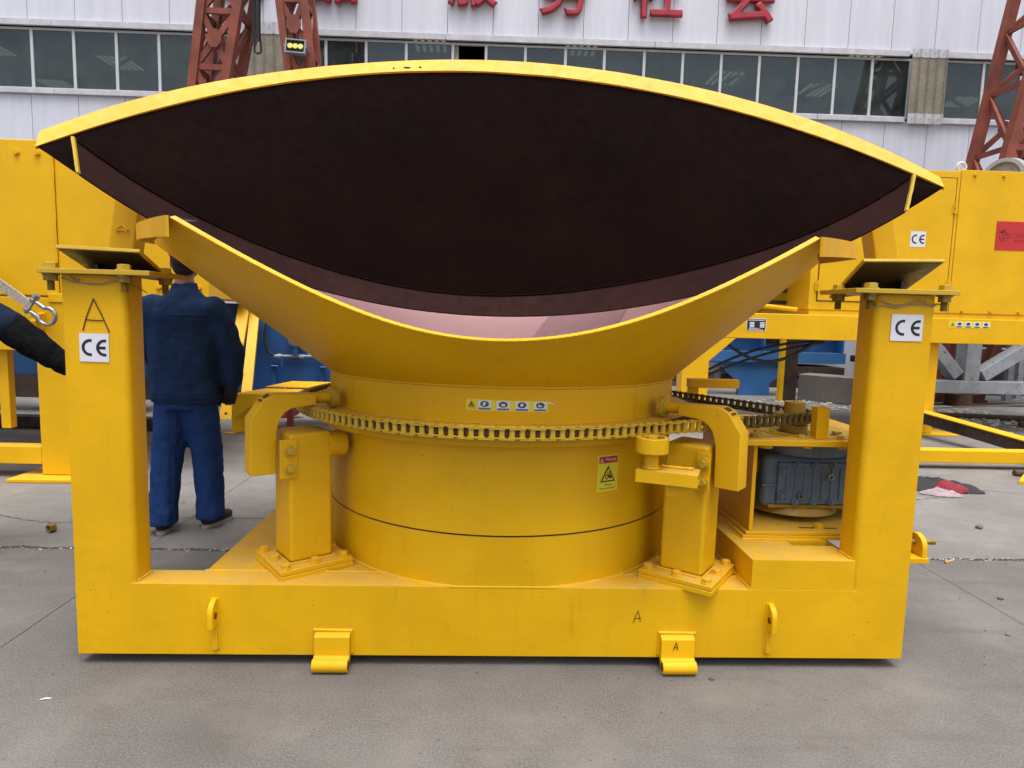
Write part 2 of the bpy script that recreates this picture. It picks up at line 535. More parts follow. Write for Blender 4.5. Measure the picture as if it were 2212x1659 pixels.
    def ball(self, c, rx, ry=None, rz=None, n=14, m=9, M=None):
        ry = rx if ry is None else ry
        rz = rx if rz is None else rz
        c = Vector(c)
        vs_ = []
        for i in range(m + 1):
            t = pi * i / m
            for k in range(n):
                a = 2 * pi * k / n
                p = Vector((rx * sin(t) * cos(a), ry * sin(t) * sin(a), rz * cos(t)))
                vs_.append(c + (M @ p if M is not None else p))
        fs_ = []
        for i in range(m):
            for k in range(n):
                l = (k + 1) % n
                fs_.append((i * n + k, (i + 1) * n + k, (i + 1) * n + l, i * n + l))
        return self.add(vs_, fs_)

def to_mesh(name, mb, smooth=35):
    me = bpy.data.meshes.new(name)
    me.from_pydata(mb.v, [], mb.f)
    bm = bmesh.new()
    bm.from_mesh(me)
    bmesh.ops.remove_doubles(bm, verts=bm.verts, dist=1e-5)
    bmesh.ops.recalc_face_normals(bm, faces=bm.faces)
    bm.to_mesh(me)
    bm.free()
    if smooth:
        for p in me.polygons:
            p.use_smooth = True
        me.set_sharp_from_angle(angle=radians(smooth))
    return me

def place(name, me, parent=None, M=None):
    o = bpy.data.objects.new(name, me)
    COL.objects.link(o)
    if parent is not None:
        o.parent = parent
        if parent.type == 'EMPTY':
            o.matrix_parent_inverse = Matrix.Translation(-parent.location)
        else:
            o.matrix_parent_inverse = parent.matrix_basis.inverted()
    if M is not None:
        o.matrix_basis = M
    return o

def obj(name, mb, mat, parent=None, smooth=35, bevel=0.0, seg=2, M=None):
    me = to_mesh(name, mb, smooth)
    me.materials.append(MATS[mat])
    o = place(name, me, parent, M)
    if bevel:
        b = o.modifiers.new('bevel', 'BEVEL')
        b.width = bevel
        b.segments = seg
        b.limit_method = 'ANGLE'
        b.angle_limit = radians(35)
        b.harden_normals = True
    return o

def thing(name, label, cat, loc, group=None):
    o = bpy.data.objects.new(name, None)
    COL.objects.link(o)
    o.empty_display_size = 0.2
    o.location = loc
    tag(o, label, cat, group)
    return o

def tag(o, label, cat, group=None):
    o['label'] = label
    o['category'] = cat
    if group:
        o['group'] = group
    return o

def struct(o):
    o['kind'] = 'structure'
    return o

def frame(o, x, y):
    """matrix with origin o, local x along x, local y along y"""
    x = Vector(x).normalized()
    y = Vector(y)
    z = x.cross(y).normalized()
    y = z.cross(x)
    m = Matrix((x, y, z)).transposed().to_4x4()
    m.translation = Vector(o)
    return m

def arc(cx, cy, r, a0, a1, n):
    return [(cx + r * cos(radians(a0 + (a1 - a0) * i / n)), cy + r * sin(radians(a0 + (a1 - a0) * i / n))) for i in range(n + 1)]

_text = {}
def text_mesh(body, ext=0.0, off=0.0):
    """lettering as a mesh, unit size, lower left corner of its box at 0,0; returns mesh, width, height"""
    k = (body, ext, off)
    if k not in _text:
        cu = bpy.data.curves.new('lettering', 'FONT')
        cu.body = body
        cu.extrude = ext
        cu.bevel_depth = off
        cu.bevel_resolution = 1
        cu.resolution_u = 3
        t = bpy.data.objects.new('lettering', cu)
        COL.objects.link(t)
        dg = bpy.context.evaluated_depsgraph_get()
        me = bpy.data.meshes.new_from_object(t.evaluated_get(dg))
        bpy.data.objects.remove(t, do_unlink=True)
        xs = [v.co.x for v in me.vertices]
        ys = [v.co.y for v in me.vertices]
        x0, x1, y0, y1 = min(xs), max(xs), min(ys), max(ys)
        for v in me.vertices:
            v.co.x -= x0
            v.co.y -= y0
        _text[k] = (me, x1 - x0, y1 - y0)
    return _text[k]

def lettering(name, body, mat, parent, origin, right, up, width=None, height=None, ext=0.0, off=0.0):
    me, w, h = text_mesh(body, ext, off)
    me = me.copy()
    me.materials.clear()
    me.materials.append(MATS[mat])
    sx = width / w if width else height / h
    sy = height / h if height else sx
    F = frame(origin, right, up) @ Matrix.Diagonal((sx, sy, min(sx, sy), 1))
    me.transform(F)
    return place(name, me, parent)

# ------------------------------------------------------------------ ground
gm = MB()
gm.add([(-200, -200, -0.012), (200, -200, -0.012), (200, 200, -0.012), (-200, 200, -0.012)], [(0, 1, 2, 3)])
ground = struct(obj('ground', gm, 'concrete_far', smooth=0))

def slab(x0, x1, y0, y1, mat, jag0=0.0, jag1=0.0):
    n = max(2, int((x1 - x0) / 0.045)) if (jag0 or jag1) else 1
    def jit(x, y, j):
        return y + (j * (noise.noise(Vector((x * 7, y * 3, 1))) + 0.8 * noise.noise(Vector((x * 31, y, 5)))) if j else 0)
    xs = [x0 + (x1 - x0) * i / n for i in range(n + 1)]
    rows = [[(x, jit(x, y0, jag0), -0.03) for x in xs], [(x, jit(x, y0, jag0), 0) for x in xs], [(x, jit(x, y1, jag1), 0) for x in xs], [(x, jit(x, y1, jag1), -0.03) for x in xs]]
    m = MB().sheet(rows)
    m.add([(x0, y0, -0.03), (x0, y0, 0), (x0, y1, 0), (x0, y1, -0.03)], [(0, 1, 2, 3)])
    m.add([(x1, y0, -0.03), (x1, y0, 0), (x1, y1, 0), (x1, y1, -0.03)], [(3, 2, 1, 0)])
    return obj('concrete_slab', m, mat, ground, smooth=0)

XE = [-11.5, -6.8, -2.1, 2.59, 7.3, 12.0, 16.7]
for i in range(len(XE) - 1):
    a, b = XE[i] + 0.0022, XE[i + 1] - 0.0022
    slab(a, b, -9.0, -3.51, 'concrete_front')
    slab(a, b, -3.50, 1.262, 'concrete_front', 0, 0.014)
    slab(a, b, 1.300, 6.19, 'concrete_back', 0.020, 0)
    slab(a, b, 6.20, 12.8, 'concrete_back')
jm = MB()
jm.box(-11.5, 16.7, 1.22, 1.34, -0.02, -0.006)
for x in XE[1:-1]:
    jm.box(x - 0.02, x + 0.02, -9, 12.8, -0.021, -0.007)
obj('joint_filler', jm, 'joint_dark', ground, smooth=0)

def crack(pts, w, seed):
    m = MB()
    rnd = random.Random(seed)
    P = []
    for i in range(len(pts) - 1):
        a, b = Vector(pts[i]), Vector(pts[i + 1])
        n = max(2, int((b - a).length / 0.035))
        for k in range(n):
            p = a.lerp(b, k / n)
            P.append(p + Vector((rnd.uniform(-.5, .5), rnd.uniform(-1, 1), 0)) * 0.014)
    P.append(Vector(pts[-1]))
    L, R = [], []
    for i, p in enumerate(P):
        ww = w * rnd.uniform(0.3, 1.2) * (0.3 if i in (0, len(P) - 1) else 1)
        L.append(p + Vector((0, ww, 0.0012)))
        R.append(p + Vector((0, -ww, 0.0012)))
    m.sheet([L, R])
    obj('crack', m, 'crack_dark', ground, smooth=0)

crack([(-5.2, 2.3, 0), (-4.4, 2.12, 0), (-3.376, 1.876, 0), (-3.167, 1.795, 0), (-2.941, 1.727, 0), (-2.6, 1.80, 0), (-2.2, 1.9, 0), (-1.9, 1.86, 0), (-1.3, 1.95, 0)], 0.006, 3)
crack([(3.0, 2.60, 0), (3.399, 2.593, 0), (3.8, 2.712, 0), (4.102, 2.844, 0), (4.408, 2.968, 0), (4.67, 2.863, 0), (5.6, 2.75, 0)], 0.006, 4)
crack([(-3.2, 2.45, 0), (-2.95, 2.42, 0), (-2.7, 2.5, 0)], 0.004, 5)
crack([(3.3, 3.6, 0), (3.9, 3.45, 0), (4.6, 3.55, 0)], 0.004, 6)

# crumbled edge along the slab joint
rnd = random.Random(5)
cm = MB()
for i in range(520):
    x = rnd.uniform(-4.5, 5.5)
    y = 1.281 + rnd.gauss(0, 0.016)
    r = rnd.uniform(0.002, 0.009)
    cm.ball((x, y, r * 0.3 - 0.002), r, r * rnd.uniform(.6, 1), r * rnd.uniform(.4, .8), 5, 4)
o = obj('crumbled_mortar', cm, 'rubble_white', ground, smooth=0)
o['kind'] = 'stuff'

grit = MB()
for i in range(620):
    x, y = rnd.uniform(-3.2, 3.6), rnd.uniform(-1.3, 3.6)
    r = rnd.choice((0.0022, 0.003, 0.004, 0.0055))
    grit.ball((x, y, r * 0.4), r, r * rnd.uniform(.6, 1.2), r * 0.7, 5, 4)
o = obj('grit', grit, 'stone', smooth=0)
o['kind'] = 'stuff'
tag(o, 'fine grit and chips scattered over the concrete yard', 'grit')

def stone(loc, r, label, mat='stone', flat=0.7):
    m = MB()
    m.ball((0, 0, 0), r, r * 0.8, r * flat, 9, 7)
    m.v = [tuple(Vector(p) * (1 + 0.35 * noise.noise(Vector(p) * (2.2 / r) + Vector((loc[0], loc[1], 0))))) for p in m.v]
    o = obj('stone', m, mat, smooth=0, M=Matrix.Translation((loc[0], loc[1], r * flat * 0.8)))
    tag(o, label, 'stone', 'loose stones on the yard')
    return o
stone((3.512, 1.893), 0.026, 'grey stone lying alone right of the machine beyond the joint')
stone((2.707, 0.698), 0.015, 'small dark stone near the right edge of the front slab')
stone((0.86, -0.09), 0.010, 'tiny grey pebble just right of the right-hand hinge lug')
stone((2.42, 0.30), 0.010, 'dark chip on the concrete close to the right machine corner')
stone((-1.95, -0.30), 0.008, 'small pale pebble in the left foreground of the yard', 'rubble_white')

m = MB().prism([(-0.05, -0.008), (0.045, -0.012), (0.055, 0.0), (-0.03, 0.012)], Matrix.Translation((2.803, 1.225, 0.001)) @ Matrix.Rotation(0.5, 4, 'Z'), 0.012)
tag(obj('wood_chip', m, 'timber', smooth=0), 'small pale splinter of wood lying by the slab joint', 'wood chip')
m = MB().sheet([[(-1.69, -0.245, 0.002), (-1.672, -0.240, 0.005), (-1.655, -0.236, 0.002)], [(-1.69, -0.249, 0.002), (-1.672, -0.247, 0.004), (-1.655, -0.240, 0.002)]], 0.001)
tag(obj('plastic_scrap', m, 'sticker_white', smooth=0), 'curved white plastic scrap on the concrete at lower left', 'scrap')

# loose nut on the ground, left
hexp = [(0.026 * cos(pi / 3 * i), 0.026 * sin(pi / 3 * i)) for i in range(6)]
m = MB().cyl((-2.83, 1.535, 0.028), (-2.815, 1.57, 0.028), 0.03, 6, inner=0.016)
nut = tag(obj('loose_nut', m, 'thread', bevel=0.003), 'yellow-brown steel nut lying on the concrete left of the machine', 'nut')

# ------------------------------------------------------------------ factory building
def W(s, d, z):
    """point on the long wall: s along it, d depth behind its face, z height"""
    return Vector((s * (1 - 0.0011 * (s + 11)), 13.0 - 0.0165 * (s + 11) + d, z))

def wbox(mb, s0, s1, d0, d1, z0, z1):
    lo = [W(s0, d0, z0), W(s1, d0, z0), W(s1, d1, z0), W(s0, d1, z0)]
    hi = [W(s0, d0, z1), W(s1, d0, z1), W(s1, d1, z1), W(s0, d1, z1)]
    return mb.hexa(lo, hi)

bld = thing('factory_building', 'long white panelled factory hall with a band of dark windows', 'building', (0, 13, 0))
Z_SILL0, Z_SILL1, Z_LIN0, Z_LIN1 = 6.10, 6.235, 7.52, 7.685
s = -10.456 - 1.033 * 21
k = 0
while s < 33:
    if s < -15.3 or s > 15.0:
        obj('wall_panel', wbox(MB(), s + 0.006, s + 1.027, 0, 0.08, 0, 12.2), 'wall_panel', bld, smooth=0)
        s += 1.033
        continue
    obj('wall_panel', wbox(MB(), s + 0.006, s + 1.027, 0, 0.08, Z_LIN1 - 0.06, 12.2), 'wall_panel', bld, smooth=0)
    obj('wall_panel', wbox(MB(), s + 0.006, s + 1.027, 0, 0.08, 0, Z_SILL0 + 0.05), 'wall_panel', bld, smooth=0)
    s += 1.033
obj('wall_backing', wbox(wbox(MB(), -32, 33, 0.085, 0.12, 0, Z_SILL0 + 0.04), -32, 33, 0.085, 0.12, Z_LIN1 - 0.05, 12.2), 'trim_white', bld, smooth=0)
seg = [-14.5, -9.9, -5.9, -4.83, -1.2, 3.6, 7.5, 9.6, 10.45, 15.5]
for a, b in zip(seg[:-1], seg[1:]):
    if (a, b) in ((-5.9, -4.83), (9.6, 10.45)):
        continue
    obj('lintel_trim', wbox(MB(), a + 0.004, b - 0.004, -0.07, -0.003, Z_LIN0 + 0.03, Z_LIN1), 'trim_white', bld, bevel=0.008)
    obj('sill_trim', wbox(MB(), a + 0.004, b - 0.004, -0.08, -0.003, Z_SILL0, Z_SILL1 - 0.02), 'trim_white', bld, bevel=0.008)
MUL = [-14.2, -13.2, -12.25, -11.34, -10.415, -9.496, -8.563, -7.625, -6.69, -5.78, -4.95, -3.906, -3.0, -2.092, -1.032, -0.273, 0.63, 1.555, 2.456, 3.384, 4.285, 5.19, 6.09, 7.006, 7.894, 8.78, 9.70, 10.545, 11.473, 12.4, 13.3, 14.2, 15.1]
for i, a in enumerate(MUL[:-1]):
    b = MUL[i + 1]
    w = MB()
    wbox(w, a - 0.032, a + 0.032, 0.03, 0.10, Z_SILL1 - 0.02, Z_LIN0 + 0.02)
    win = obj('window', w, 'mullion', bld, bevel=0.006)
    obj('frame', wbox(MB(), a + 0.034, b - 0.034, 0.035, 0.09, Z_LIN0 - 0.03, Z_LIN0 + 0.02), 'mullion', win, smooth=0)
    obj('frame', wbox(MB(), a + 0.034, b - 0.034, 0.035, 0.09, Z_SILL1 - 0.02, Z_SILL1 + 0.025), 'mullion', win, smooth=0)
    if not (-1.1 < a < -1.0 or 10.5 < a < 10.5):
        obj('pane', wbox(MB(), a + 0.034, b - 0.034, 0.058, 0.064, Z_SILL1 + 0.027, Z_LIN0 - 0.032), 'window_glass', win, smooth=0)
# the slid-open sash beside the open window
obj('open_sash', wbox(MB(), -0.99, -0.90, 0.07, 0.10, Z_SILL1 + 0.03, Z_LIN0 - 0.035), 'fibre_sheet', bld, smooth=0)
# hall inside
hi = MB()
hi.box(-31, 31, 46, 46.2, 0, 12.1)
hi.box(-31, 31, 13.4, 46, 11.6, 11.7)
hi.box(-31, 31, 13.4, 46, 0.0, 0.05)
hi.box(-31.2, -31, 13.4, 46, 0, 11.7)
hi.box(31, 31.2, 12.6, 46, 0, 11.7)
obj('hall_interior', hi, 'interior', bld, smooth=0)
for cx in (-21, -16.4, -9.5, -3.1, 2.6, 9.0, 13.4, 20.5):
    for q in range(5):
        y = 20.5 + q * 4.3 + (cx % 3) * 0.7
        sk = MB()
        for r in range(5):
            sk.box(cx + r * 0.26, cx + r * 0.26 + 0.13, y, y + 1.5, 11.56, 11.59)
        obj('skylight', sk, 'skylight', bld, smooth=0)
tr = MB()
for y in (19, 25, 31, 37):
    tr.box(-30.9, 30.9, y, y + 0.25, 10.4, 10.6)
    for x in range(-28, 27, 4):
        tr.cyl((x, y + .12, 10.5), (x + 2, y + .12, 11.55), 0.07, 6)
        tr.cyl((x + 2, y + .12, 11.55), (x + 4, y + .12, 10.5), 0.07, 6)
obj('roof_truss', tr, 'rust_and_shade', bld, smooth=0)

def fibre(s0, s1, z0, z1, capz):
    def row(z, ribs, lift):
        out = []
        n = ribs * 8
        for i in range(n + 1):
            t = i / n
            ph = (t * ribs) % 1
            h = 0.05 if ph < 0.12 or ph > 0.95 else 0.0
            out.append(W(s0 + (s1 - s0) * t, -0.10 - h - lift, z))
        return out
    ribs = 4 if s1 - s0 < 0.95 else 5
    o = obj('corrugated_sheet', MB().sheet([row(z0, ribs, 0), row(z1, ribs, 0)], 0.01), 'fibre_sheet', bld, smooth=25)
    for za, zb in ((z1 - 0.03, capz), (z0 - 0.20, z0 + 0.02)):
        if zb > za:
            obj('cover_strip', MB().sheet([row(za, ribs, 0.012), row(zb, ribs, 0.012)], 0.008), 'trim_white', o, smooth=25)
    sc = MB()
    for zz in (capz - 0.09, z0 - 0.10):
        for i in range(ribs):
            c = W(s0 + (s1 - s0) * (i + 0.55) / ribs, -0.125, zz)
            sc.cyl(c, c + Vector((0, -0.012, 0)), 0.014, 6)
    obj('screws', sc, 'lamp_frame', o, smooth=0)
fibre(-5.92, -4.80, 5.9, 7.55, 7.77)
fibre(9.61, 10.45, 6.27, 7.55, 7.70)

# red slogan letters standing off the wall (their tops are above the picture)
for ch, sc_, w_, zb in (('\u7cbe', -5.75, 1.15, 8.24), ('\u54c1', -3.70, 1.05, 8.22), ('\u670d', -0.60, 1.10, 8.24), ('\u52a1', 1.47, 1.15, 8.13), ('\u793e', 3.58, 1.15, 8.15), ('\u4f1a', 5.72, 1.22, 8.12)):
    p = W(sc_ - w_ / 2, -0.10, zb)
    q = W(sc_ + w_ / 2, -0.10, zb)
    lettering('slogan_letter', ch, 'letter_red', bld, p, q - p, (0, 0, 1), width=w_, height=w_ * 1.02, ext=0.03, off=0.022)

# ------------------------------------------------------------------ gantry crane legs (red lattice)
def lattice(mb_chord, parent, base, top, wb, wt, db, dt, z_top, chord, nbay, zfirst):
    """four-chord tapering leg from the ground point base to z_top; returns nothing"""
    def corner(i, j, t):
        c = Vector(base).lerp(Vector(top), t)
        w = wb + (wt - wb) * t
        d = db + (dt - db) * t
        return c + Vector(((i - 0.5) * w, (j - 0.5) * d, 0))
    for i in (0, 1):
        for j in (0, 1):
            m = MB()
            a, b = corner(i, j, 0), corner(i, j, 1)
            h = chord / 2
            m.hexa([a + Vector((x, y, 0)) for x, y in ((-h, -h), (h, -h), (h, h), (-h, h))], [b + Vector((x, y, 0)) for x, y in ((-h, -h), (h, -h), (h, h), (-h, h))])
            obj('chord', m, 'crane_red', parent, smooth=0)
    def strut(a, b, r, name='brace'):
        d = (b - a)
        x = d.normalized()
        F = frame(a, x, (0, 0, 1) if abs(x.z) < 0.95 else (0, 1, 0))
        obj(name, MB().box(0, d.length, -r, r, -r * 0.6, r * 0.6, F), 'crane_red', parent, smooth=0)
    for k in range(nbay):
        t0, t1 = k / nbay, (k + 1) / nbay
        tm = (t0 + t1) / 2
        if Vector(base).lerp(Vector(top), t1).z < zfirst:
            continue
        for j in (0, 1):
            strut(corner(0, j, t0), corner(1, j, t1), 0.05)
            strut(corner(1, j, t0), corner(0, j, t1), 0.05)
            c = (corner(0, j, tm) + corner(1, j, tm)) / 2
            e = corner(1, j, tm) - corner(0, j, tm)
            g = MB()
            g.prism([(-.13, -.05), (-.05, -.16), (.05, -.16), (.13, -.05), (.13, .05), (.05, .16), (-.05, .16), (-.13, .05)], frame(c + Vector((0, -0.06 if j == 0 else 0.04, 0)), (1, 0, 0), (0, 0, 1)), 0.015)
            obj('gusset', g, 'crane_red', parent, smooth=0)
        for i in (0, 1):
            strut(corner(i, 0, t0), corner(i, 1, t1), 0.045)
            strut(corner(i, 0, t1), corner(i, 1, t1), 0.045)
        strut(corner(0, 0, t1), corner(1, 0, t1), 0.05)

crane = thing('gantry_crane', 'red lattice gantry crane legs forming an A behind the hopper on the left', 'crane', (-4.9, 10.2, 0))
# left leg leans right going up, right leg leans left
lattice(None, crane, (-6.18, 10.2, 0.0), (-4.52, 10.2, 9.6), 0.30, 0.78, 0.35, 0.75, 9.6, 0.15, 10, 3.2)
lattice(None, crane, (-2.93, 10.2, 0.0), (-4.05, 10.2, 9.6), 0.36, 0.46, 0.30, 0.7, 9.6, 0.13, 11, 3.2)
obj('cross_head', MB().box(-5.4, -3.4, 9.8, 10.6, 9.6, 9.9), 'crane_red', crane, smooth=0)
crane2 = thing('gantry_crane', 'red lattice crane leg rising at the far right edge beyond the yellow cabinet', 'crane', (9.6, 10.0, 0))
lattice(None, crane2, (9.05, 10.0, 0.0), (10.95, 10.0, 9.6), 0.80, 1.15, 0.7, 1.1, 9.6, 0.17, 8, 2.0)
for c_, x0 in ((crane, -6.18), (crane, -2.93), (crane2, 9.05)):
    obj('foot_plate', MB().box(x0 - 0.6, x0 + 0.6, 9.6, 10.8, 0.002, 0.05), 'crane_red', c_, smooth=0)

fl = thing('floodlight', 'grey LED floodlight with three round yellow lamps on the crane leg', 'floodlight', (-3.70, 9.72, 6.2))
F = frame((-3.62, 9.70, 6.10), (0.997, 0, -0.05), (0.05, 0.18, 0.98)) @ Matrix.Diagonal((0.88, 0.82, 1, 1))
obj('housing', MB().box(-0.20, 0.20, -0.15, 0.15, -0.08, 0.0, F), 'lamp_frame', fl, bevel=0.012)
rimm = MB()
for a in ((-0.205, 0.205, 0.13, 0.155), (-0.205, 0.205, -0.155, -0.13), (-0.205, -0.18, -0.13, 0.13), (0.18, 0.205, -0.13, 0.13)):
    rimm.box(a[0], a[1], a[2], a[3], 0.0, 0.03, F)
obj('bezel', rimm, 'lamp_frame', fl, smooth=0)
obj('reflector', MB().box(-0.175, 0.175, -0.125, 0.125, 0.001, 0.006, F), 'dark_void', fl, smooth=0)
for i in (-1, 0, 1):
    c = F @ Vector((i * 0.105, 0.0, 0.006))
    n = (F.to_3x3() @ Vector((0, 0, 1)))
    obj('lamp', MB().cyl(c, c + n * 0.02, 0.047, 20), 'lamp_yellow', fl, smooth=30)
bk = MB()
bk.box(-0.23, -0.215, -0.02, 0.02, -0.3, 0.02, F)
bk.box(0.215, 0.23, -0.02, 0.02, -0.3, 0.02, F)
bk.box(-0.23, 0.23, -0.02, 0.02, -0.32, -0.3, F)
obj('bracket', bk, 'lamp_frame', fl, smooth=0)

cb = thing('hanging_cables', 'bundle of black cables looped down from the crane in front of the wall', 'cables', (-4.45, 9.9, 6.1))
for xc, zb, w in ((-4.43, 6.20, 0.05), (-4.39, 6.075, 0.11), (-4.36, 6.26, 0.03)):
    pts = [(xc - w / 2 * (1 - 0.3 * k / 12), 9.9 + w, 9.5 - (9.5 - zb - w / 2) * k / 12) for k in range(12)]
    pts += [(xc - w / 2 * 1.1 * cos(a), 9.9 + w, zb + w / 2 - w / 2 * 1.1 * sin(a)) for a in [pi * k / 10 for k in range(11)]]
    pts += [(xc + w / 2 * (1 - 0.3 * k / 12), 9.9 + w, 9.5 - (9.5 - zb - w / 2) * k / 12) for k in range(11, -1, -1)]
    obj('cable', MB().tube(pts, 0.017, 8), 'rubber', cb)

tk = thing('insulated_tank', 'small horizontal tank under white quilted cover behind the right yellow cabinet', 'tank', (9.5, 9.3, 3.6))
ax_ = Vector((0.80, 0.60, 0)).normalized()
c0 = Vector((8.38, 8.2, 3.95))
obj('shell', MB().cyl(c0 + ax_ * 0.22, c0 + ax_ * 4.0, 0.335, 40), 'quilt', tk)
obj('end_ring', MB().cyl(c0, c0 + ax_ * 0.22, 0.30, 40, inner=0.24), 'grey_steel', tk)
obj('end_plate', MB().cyl(c0 + ax_ * 0.10, c0 + ax_ * 0.14, 0.24, 40), 'grey_steel', tk)
for t in (2.7, 3.4):
    for q in (-1, 1):
        p = c0 + ax_ * t + Vector((0.3 * q, -0.4 * q, 0)) * 0.55
        obj('leg', MB().box(p.x - 0.06, p.x + 0.06, p.y - 0.06, p.y + 0.06, 0.0, 3.72), 'grey_steel', tk, smooth=0)

# ------------------------------------------------------------------ the yellow hopper machine
CY = 0.847                                      # hopper axis at x = 0, y = CY
mach = thing('hopper_machine', 'big yellow machine base with conical hopper and raised dark-lined flap, in front', 'machine', (0, CY, 0))
R_DRUM, T = 0.868, 0.342

# hex bolt meshes shared by all bolts
def hex_mesh(name, mat, r, h, washer=0.0, shank=0.0, sr=0.0):
    m = MB()
    if washer:
        m.cyl((0, 0, 0), (0, 0, washer), r * 1.22, 18)
    m.cyl((0, 0, washer), (0, 0, washer + h), r, 6)
    m.cyl((0, 0, washer + h), (0, 0, washer + h + r * 0.06), r * 0.86, 12, r * 0.80)
    if shank:
        m.cyl((0, 0, washer + h), (0, 0, washer + h + shank), sr, 14)
    me = to_mesh(name, m, 30)
    me.materials.append(MATS[mat])
    return me
BOLT = hex_mesh('bolt', 'yellow', 0.020, 0.015, 0.004)
BOLT_S = hex_mesh('bolt', 'yellow_plate', 0.017, 0.012, 0.003)
BIGBOLT = hex_mesh('bolt', 'yellow_plate', 0.0245, 0.017, 0.004)
def nut_mesh():
    m = MB()
    m.cyl((0, 0, 0), (0, 0, -0.005), 0.029, 18)
    m.cyl((0, 0, -0.005), (0, 0, -0.026), 0.0245, 6)
    for i in range(9):                          # threaded end
        z = -0.026 - i * 0.004
        m.cyl((0, 0, z), (0, 0, z - 0.002), 0.0135, 14, 0.0115)
        m.cyl((0, 0, z - 0.002), (0, 0, z - 0.004), 0.0115, 14, 0.0135)
    me = to_mesh('nut', m, 30)
    me.materials.append(MATS['thread'])
    return me
NUT = nut_mesh()

def along(p, n):
    """matrix putting local z along n at p"""
    return Matrix.Translation(Vector(p)) @ Vector(n).to_track_quat('Z', 'Y').to_matrix().to_4x4()

# base frame
obj('base_beam', MB().box(-1.702, 1.702, 0.0, 0.14, 0.045, T), 'yellow', mach, bevel=0.0012)
obj('deck', MB().box(-1.25, 1.70, 0.143, 1.75, 0.05, T - 0.004), 'yellow', mach, bevel=0.006)
step = MB()
# stepped block under the motor with a long slot in its top
sx0, sx1, sy0, sy1, sz0, sz1 = 1.036, 1.470, 0.0005, 0.93, T + 0.0002, 0.47
step.box(sx0, sx1, sy0, 0.180, sz0, sz1)
step.box(sx0, 1.285, 0.180, 0.236, sz0, sz1)
step.box(sx0, sx1, 0.236, sy1, sz0, sz1)
step.box(1.285, sx1, 0.180, 0.236, sz0, sz0 + 0.03)
stp_o = obj('motor_step', step, 'yellow', mach, bevel=0.0)
obj('slot_shade', MB().box(1.287, sx1 - 0.002, 0.182, 0.234, sz0 + 0.0305, sz0 + 0.034), 'primer_and_shade', stp_o, smooth=0)  # dark plate added to paint the shade inside the slot
def post(x0, x1, z0, zt):
    """square tube with rounded corners, standing flush on the beam"""
    y0, y1 = 0.0, 0.138
    rl, rr_ = (0.004, 0.026) if x0 < 0 else (0.026, 0.004)       # the inner corners are the rounded ones
    pl = []
    for cx, cy_, a, r in ((x1 - rr_, y1 - rr_, 0, rr_), (x0 + rl, y1 - rl, 90, rl), (x0 + rl, y0 + rl, 180, rl), (x1 - rr_, y0 + rr_, 270, rr_)):
        pl += [(cx + r * cos(radians(a + k * 15)), cy_ + r * sin(radians(a + k * 15))) for k in range(7)]
    return obj('post', MB().prism(pl, Matrix.Translation((0, 0, z0)), zt - z0), 'yellow', mach, smooth=35)
postL = post(-1.702, -1.464, T + 0.0002, 1.558)
postR = post(1.464, 1.702, T + 0.0002, 1.571)

def post_top(x0, x1, z, padf, padb, bolts, parent):
    pl = obj('top_plate', MB().box(x0, x1, -0.045, 0.235, z, z + 0.018), 'yellow_plate', parent, bevel=0.002)
    # tilted support pad: front edge high, back edge low
    a, b = Vector(padf[0]), Vector(padf[1])
    c, d = Vector(padb[1]), Vector(padb[0])
    n = (b - a).cross(d - a).normalized()
    if n.z < 0:
        n = -n
    th = 0.013
    pad = obj('support_pad', MB().hexa([a, b, c, d], [p + n * th for p in (a, b, c, d)]), 'yellow_plate', parent, bevel=0.002)
    ins = 0.008
    def inset(p, q, r_):
        return p + (q - p).normalized() * ins + (r_ - p).normalized() * ins - n * 0.0012
    us = [inset(a, b, d), inset(b, a, c), inset(c, d, b), inset(d, c, a)]
    obj('pad_underside', MB().hexa([p - n * 0.001 for p in us], us), 'primer_and_shade', pad, smooth=0)
    # webs that carry the pad
    wb = MB()
    for t in (0.25, 0.75):
        p, q = a.lerp(b, t), d.lerp(c, t)
        p2, q2 = p.lerp(q, 0.55), p.lerp(q, 0.92)
        wb.hexa([Vector((p2.x - .006, p2.y, z + 0.0185)), Vector((p2.x + .006, p2.y, z + 0.0185)), Vector((q2.x + .006, q2.y, z + 0.0185)), Vector((q2.x - .006, q2.y, z + 0.0185))],
                [Vector((p2.x - .006, p2.y, p2.z - 0.003)), Vector((p2.x + .006, p2.y, p2.z - 0.003)), Vector((q2.x + .006, q2.y, max(q2.z - 0.003, z + 0.0195))), Vector((q2.x - .006, q2.y, max(q2.z - 0.003, z + 0.0195)))])
    obj('pad_web', wb, 'primer_and_shade', pad, smooth=0)
    for bx, by in bolts:
        place('bolt', BIGBOLT, parent, Matrix.Translation((bx, by, z + 0.0185)))
        place('nut', NUT, parent, Matrix.Translation((bx, by, z - 0.001)))
post_top(-1.762, -1.350, 1.560, [(-1.70, -0.03, 1.653), (-1.392, -0.03, 1.646)], [(-1.742, 0.25, 1.584), (-1.405, 0.25, 1.546)],
         [(-1.735, -0.008), (-1.458, -0.014), (-1.392, 0.16)], postL)
post_top(1.352, 1.772, 1.573, [(1.382, -0.03, 1.695), (1.708, -0.03, 1.703)], [(1.405, 0.25, 1.556), (1.742, 0.25, 1.604)],
         [(1.428, -0.014), (1.735, -0.008), (1.395, 0.16)], postR)
def wire(pts, parent):
    obj('tie_wire', MB().tube(pts, 0.0022, 6), 'wire', parent)
wire([(-1.70, -0.006, 1.545), (-1.66, -0.006, 1.532), (-1.60, -0.007, 1.526), (-1.55, -0.007, 1.525), (-1.51, -0.012, 1.538), (-1.46, -0.008, 1.543), (-1.455, 0.05, 1.525), (-1.457, 0.14, 1.50)], postL)
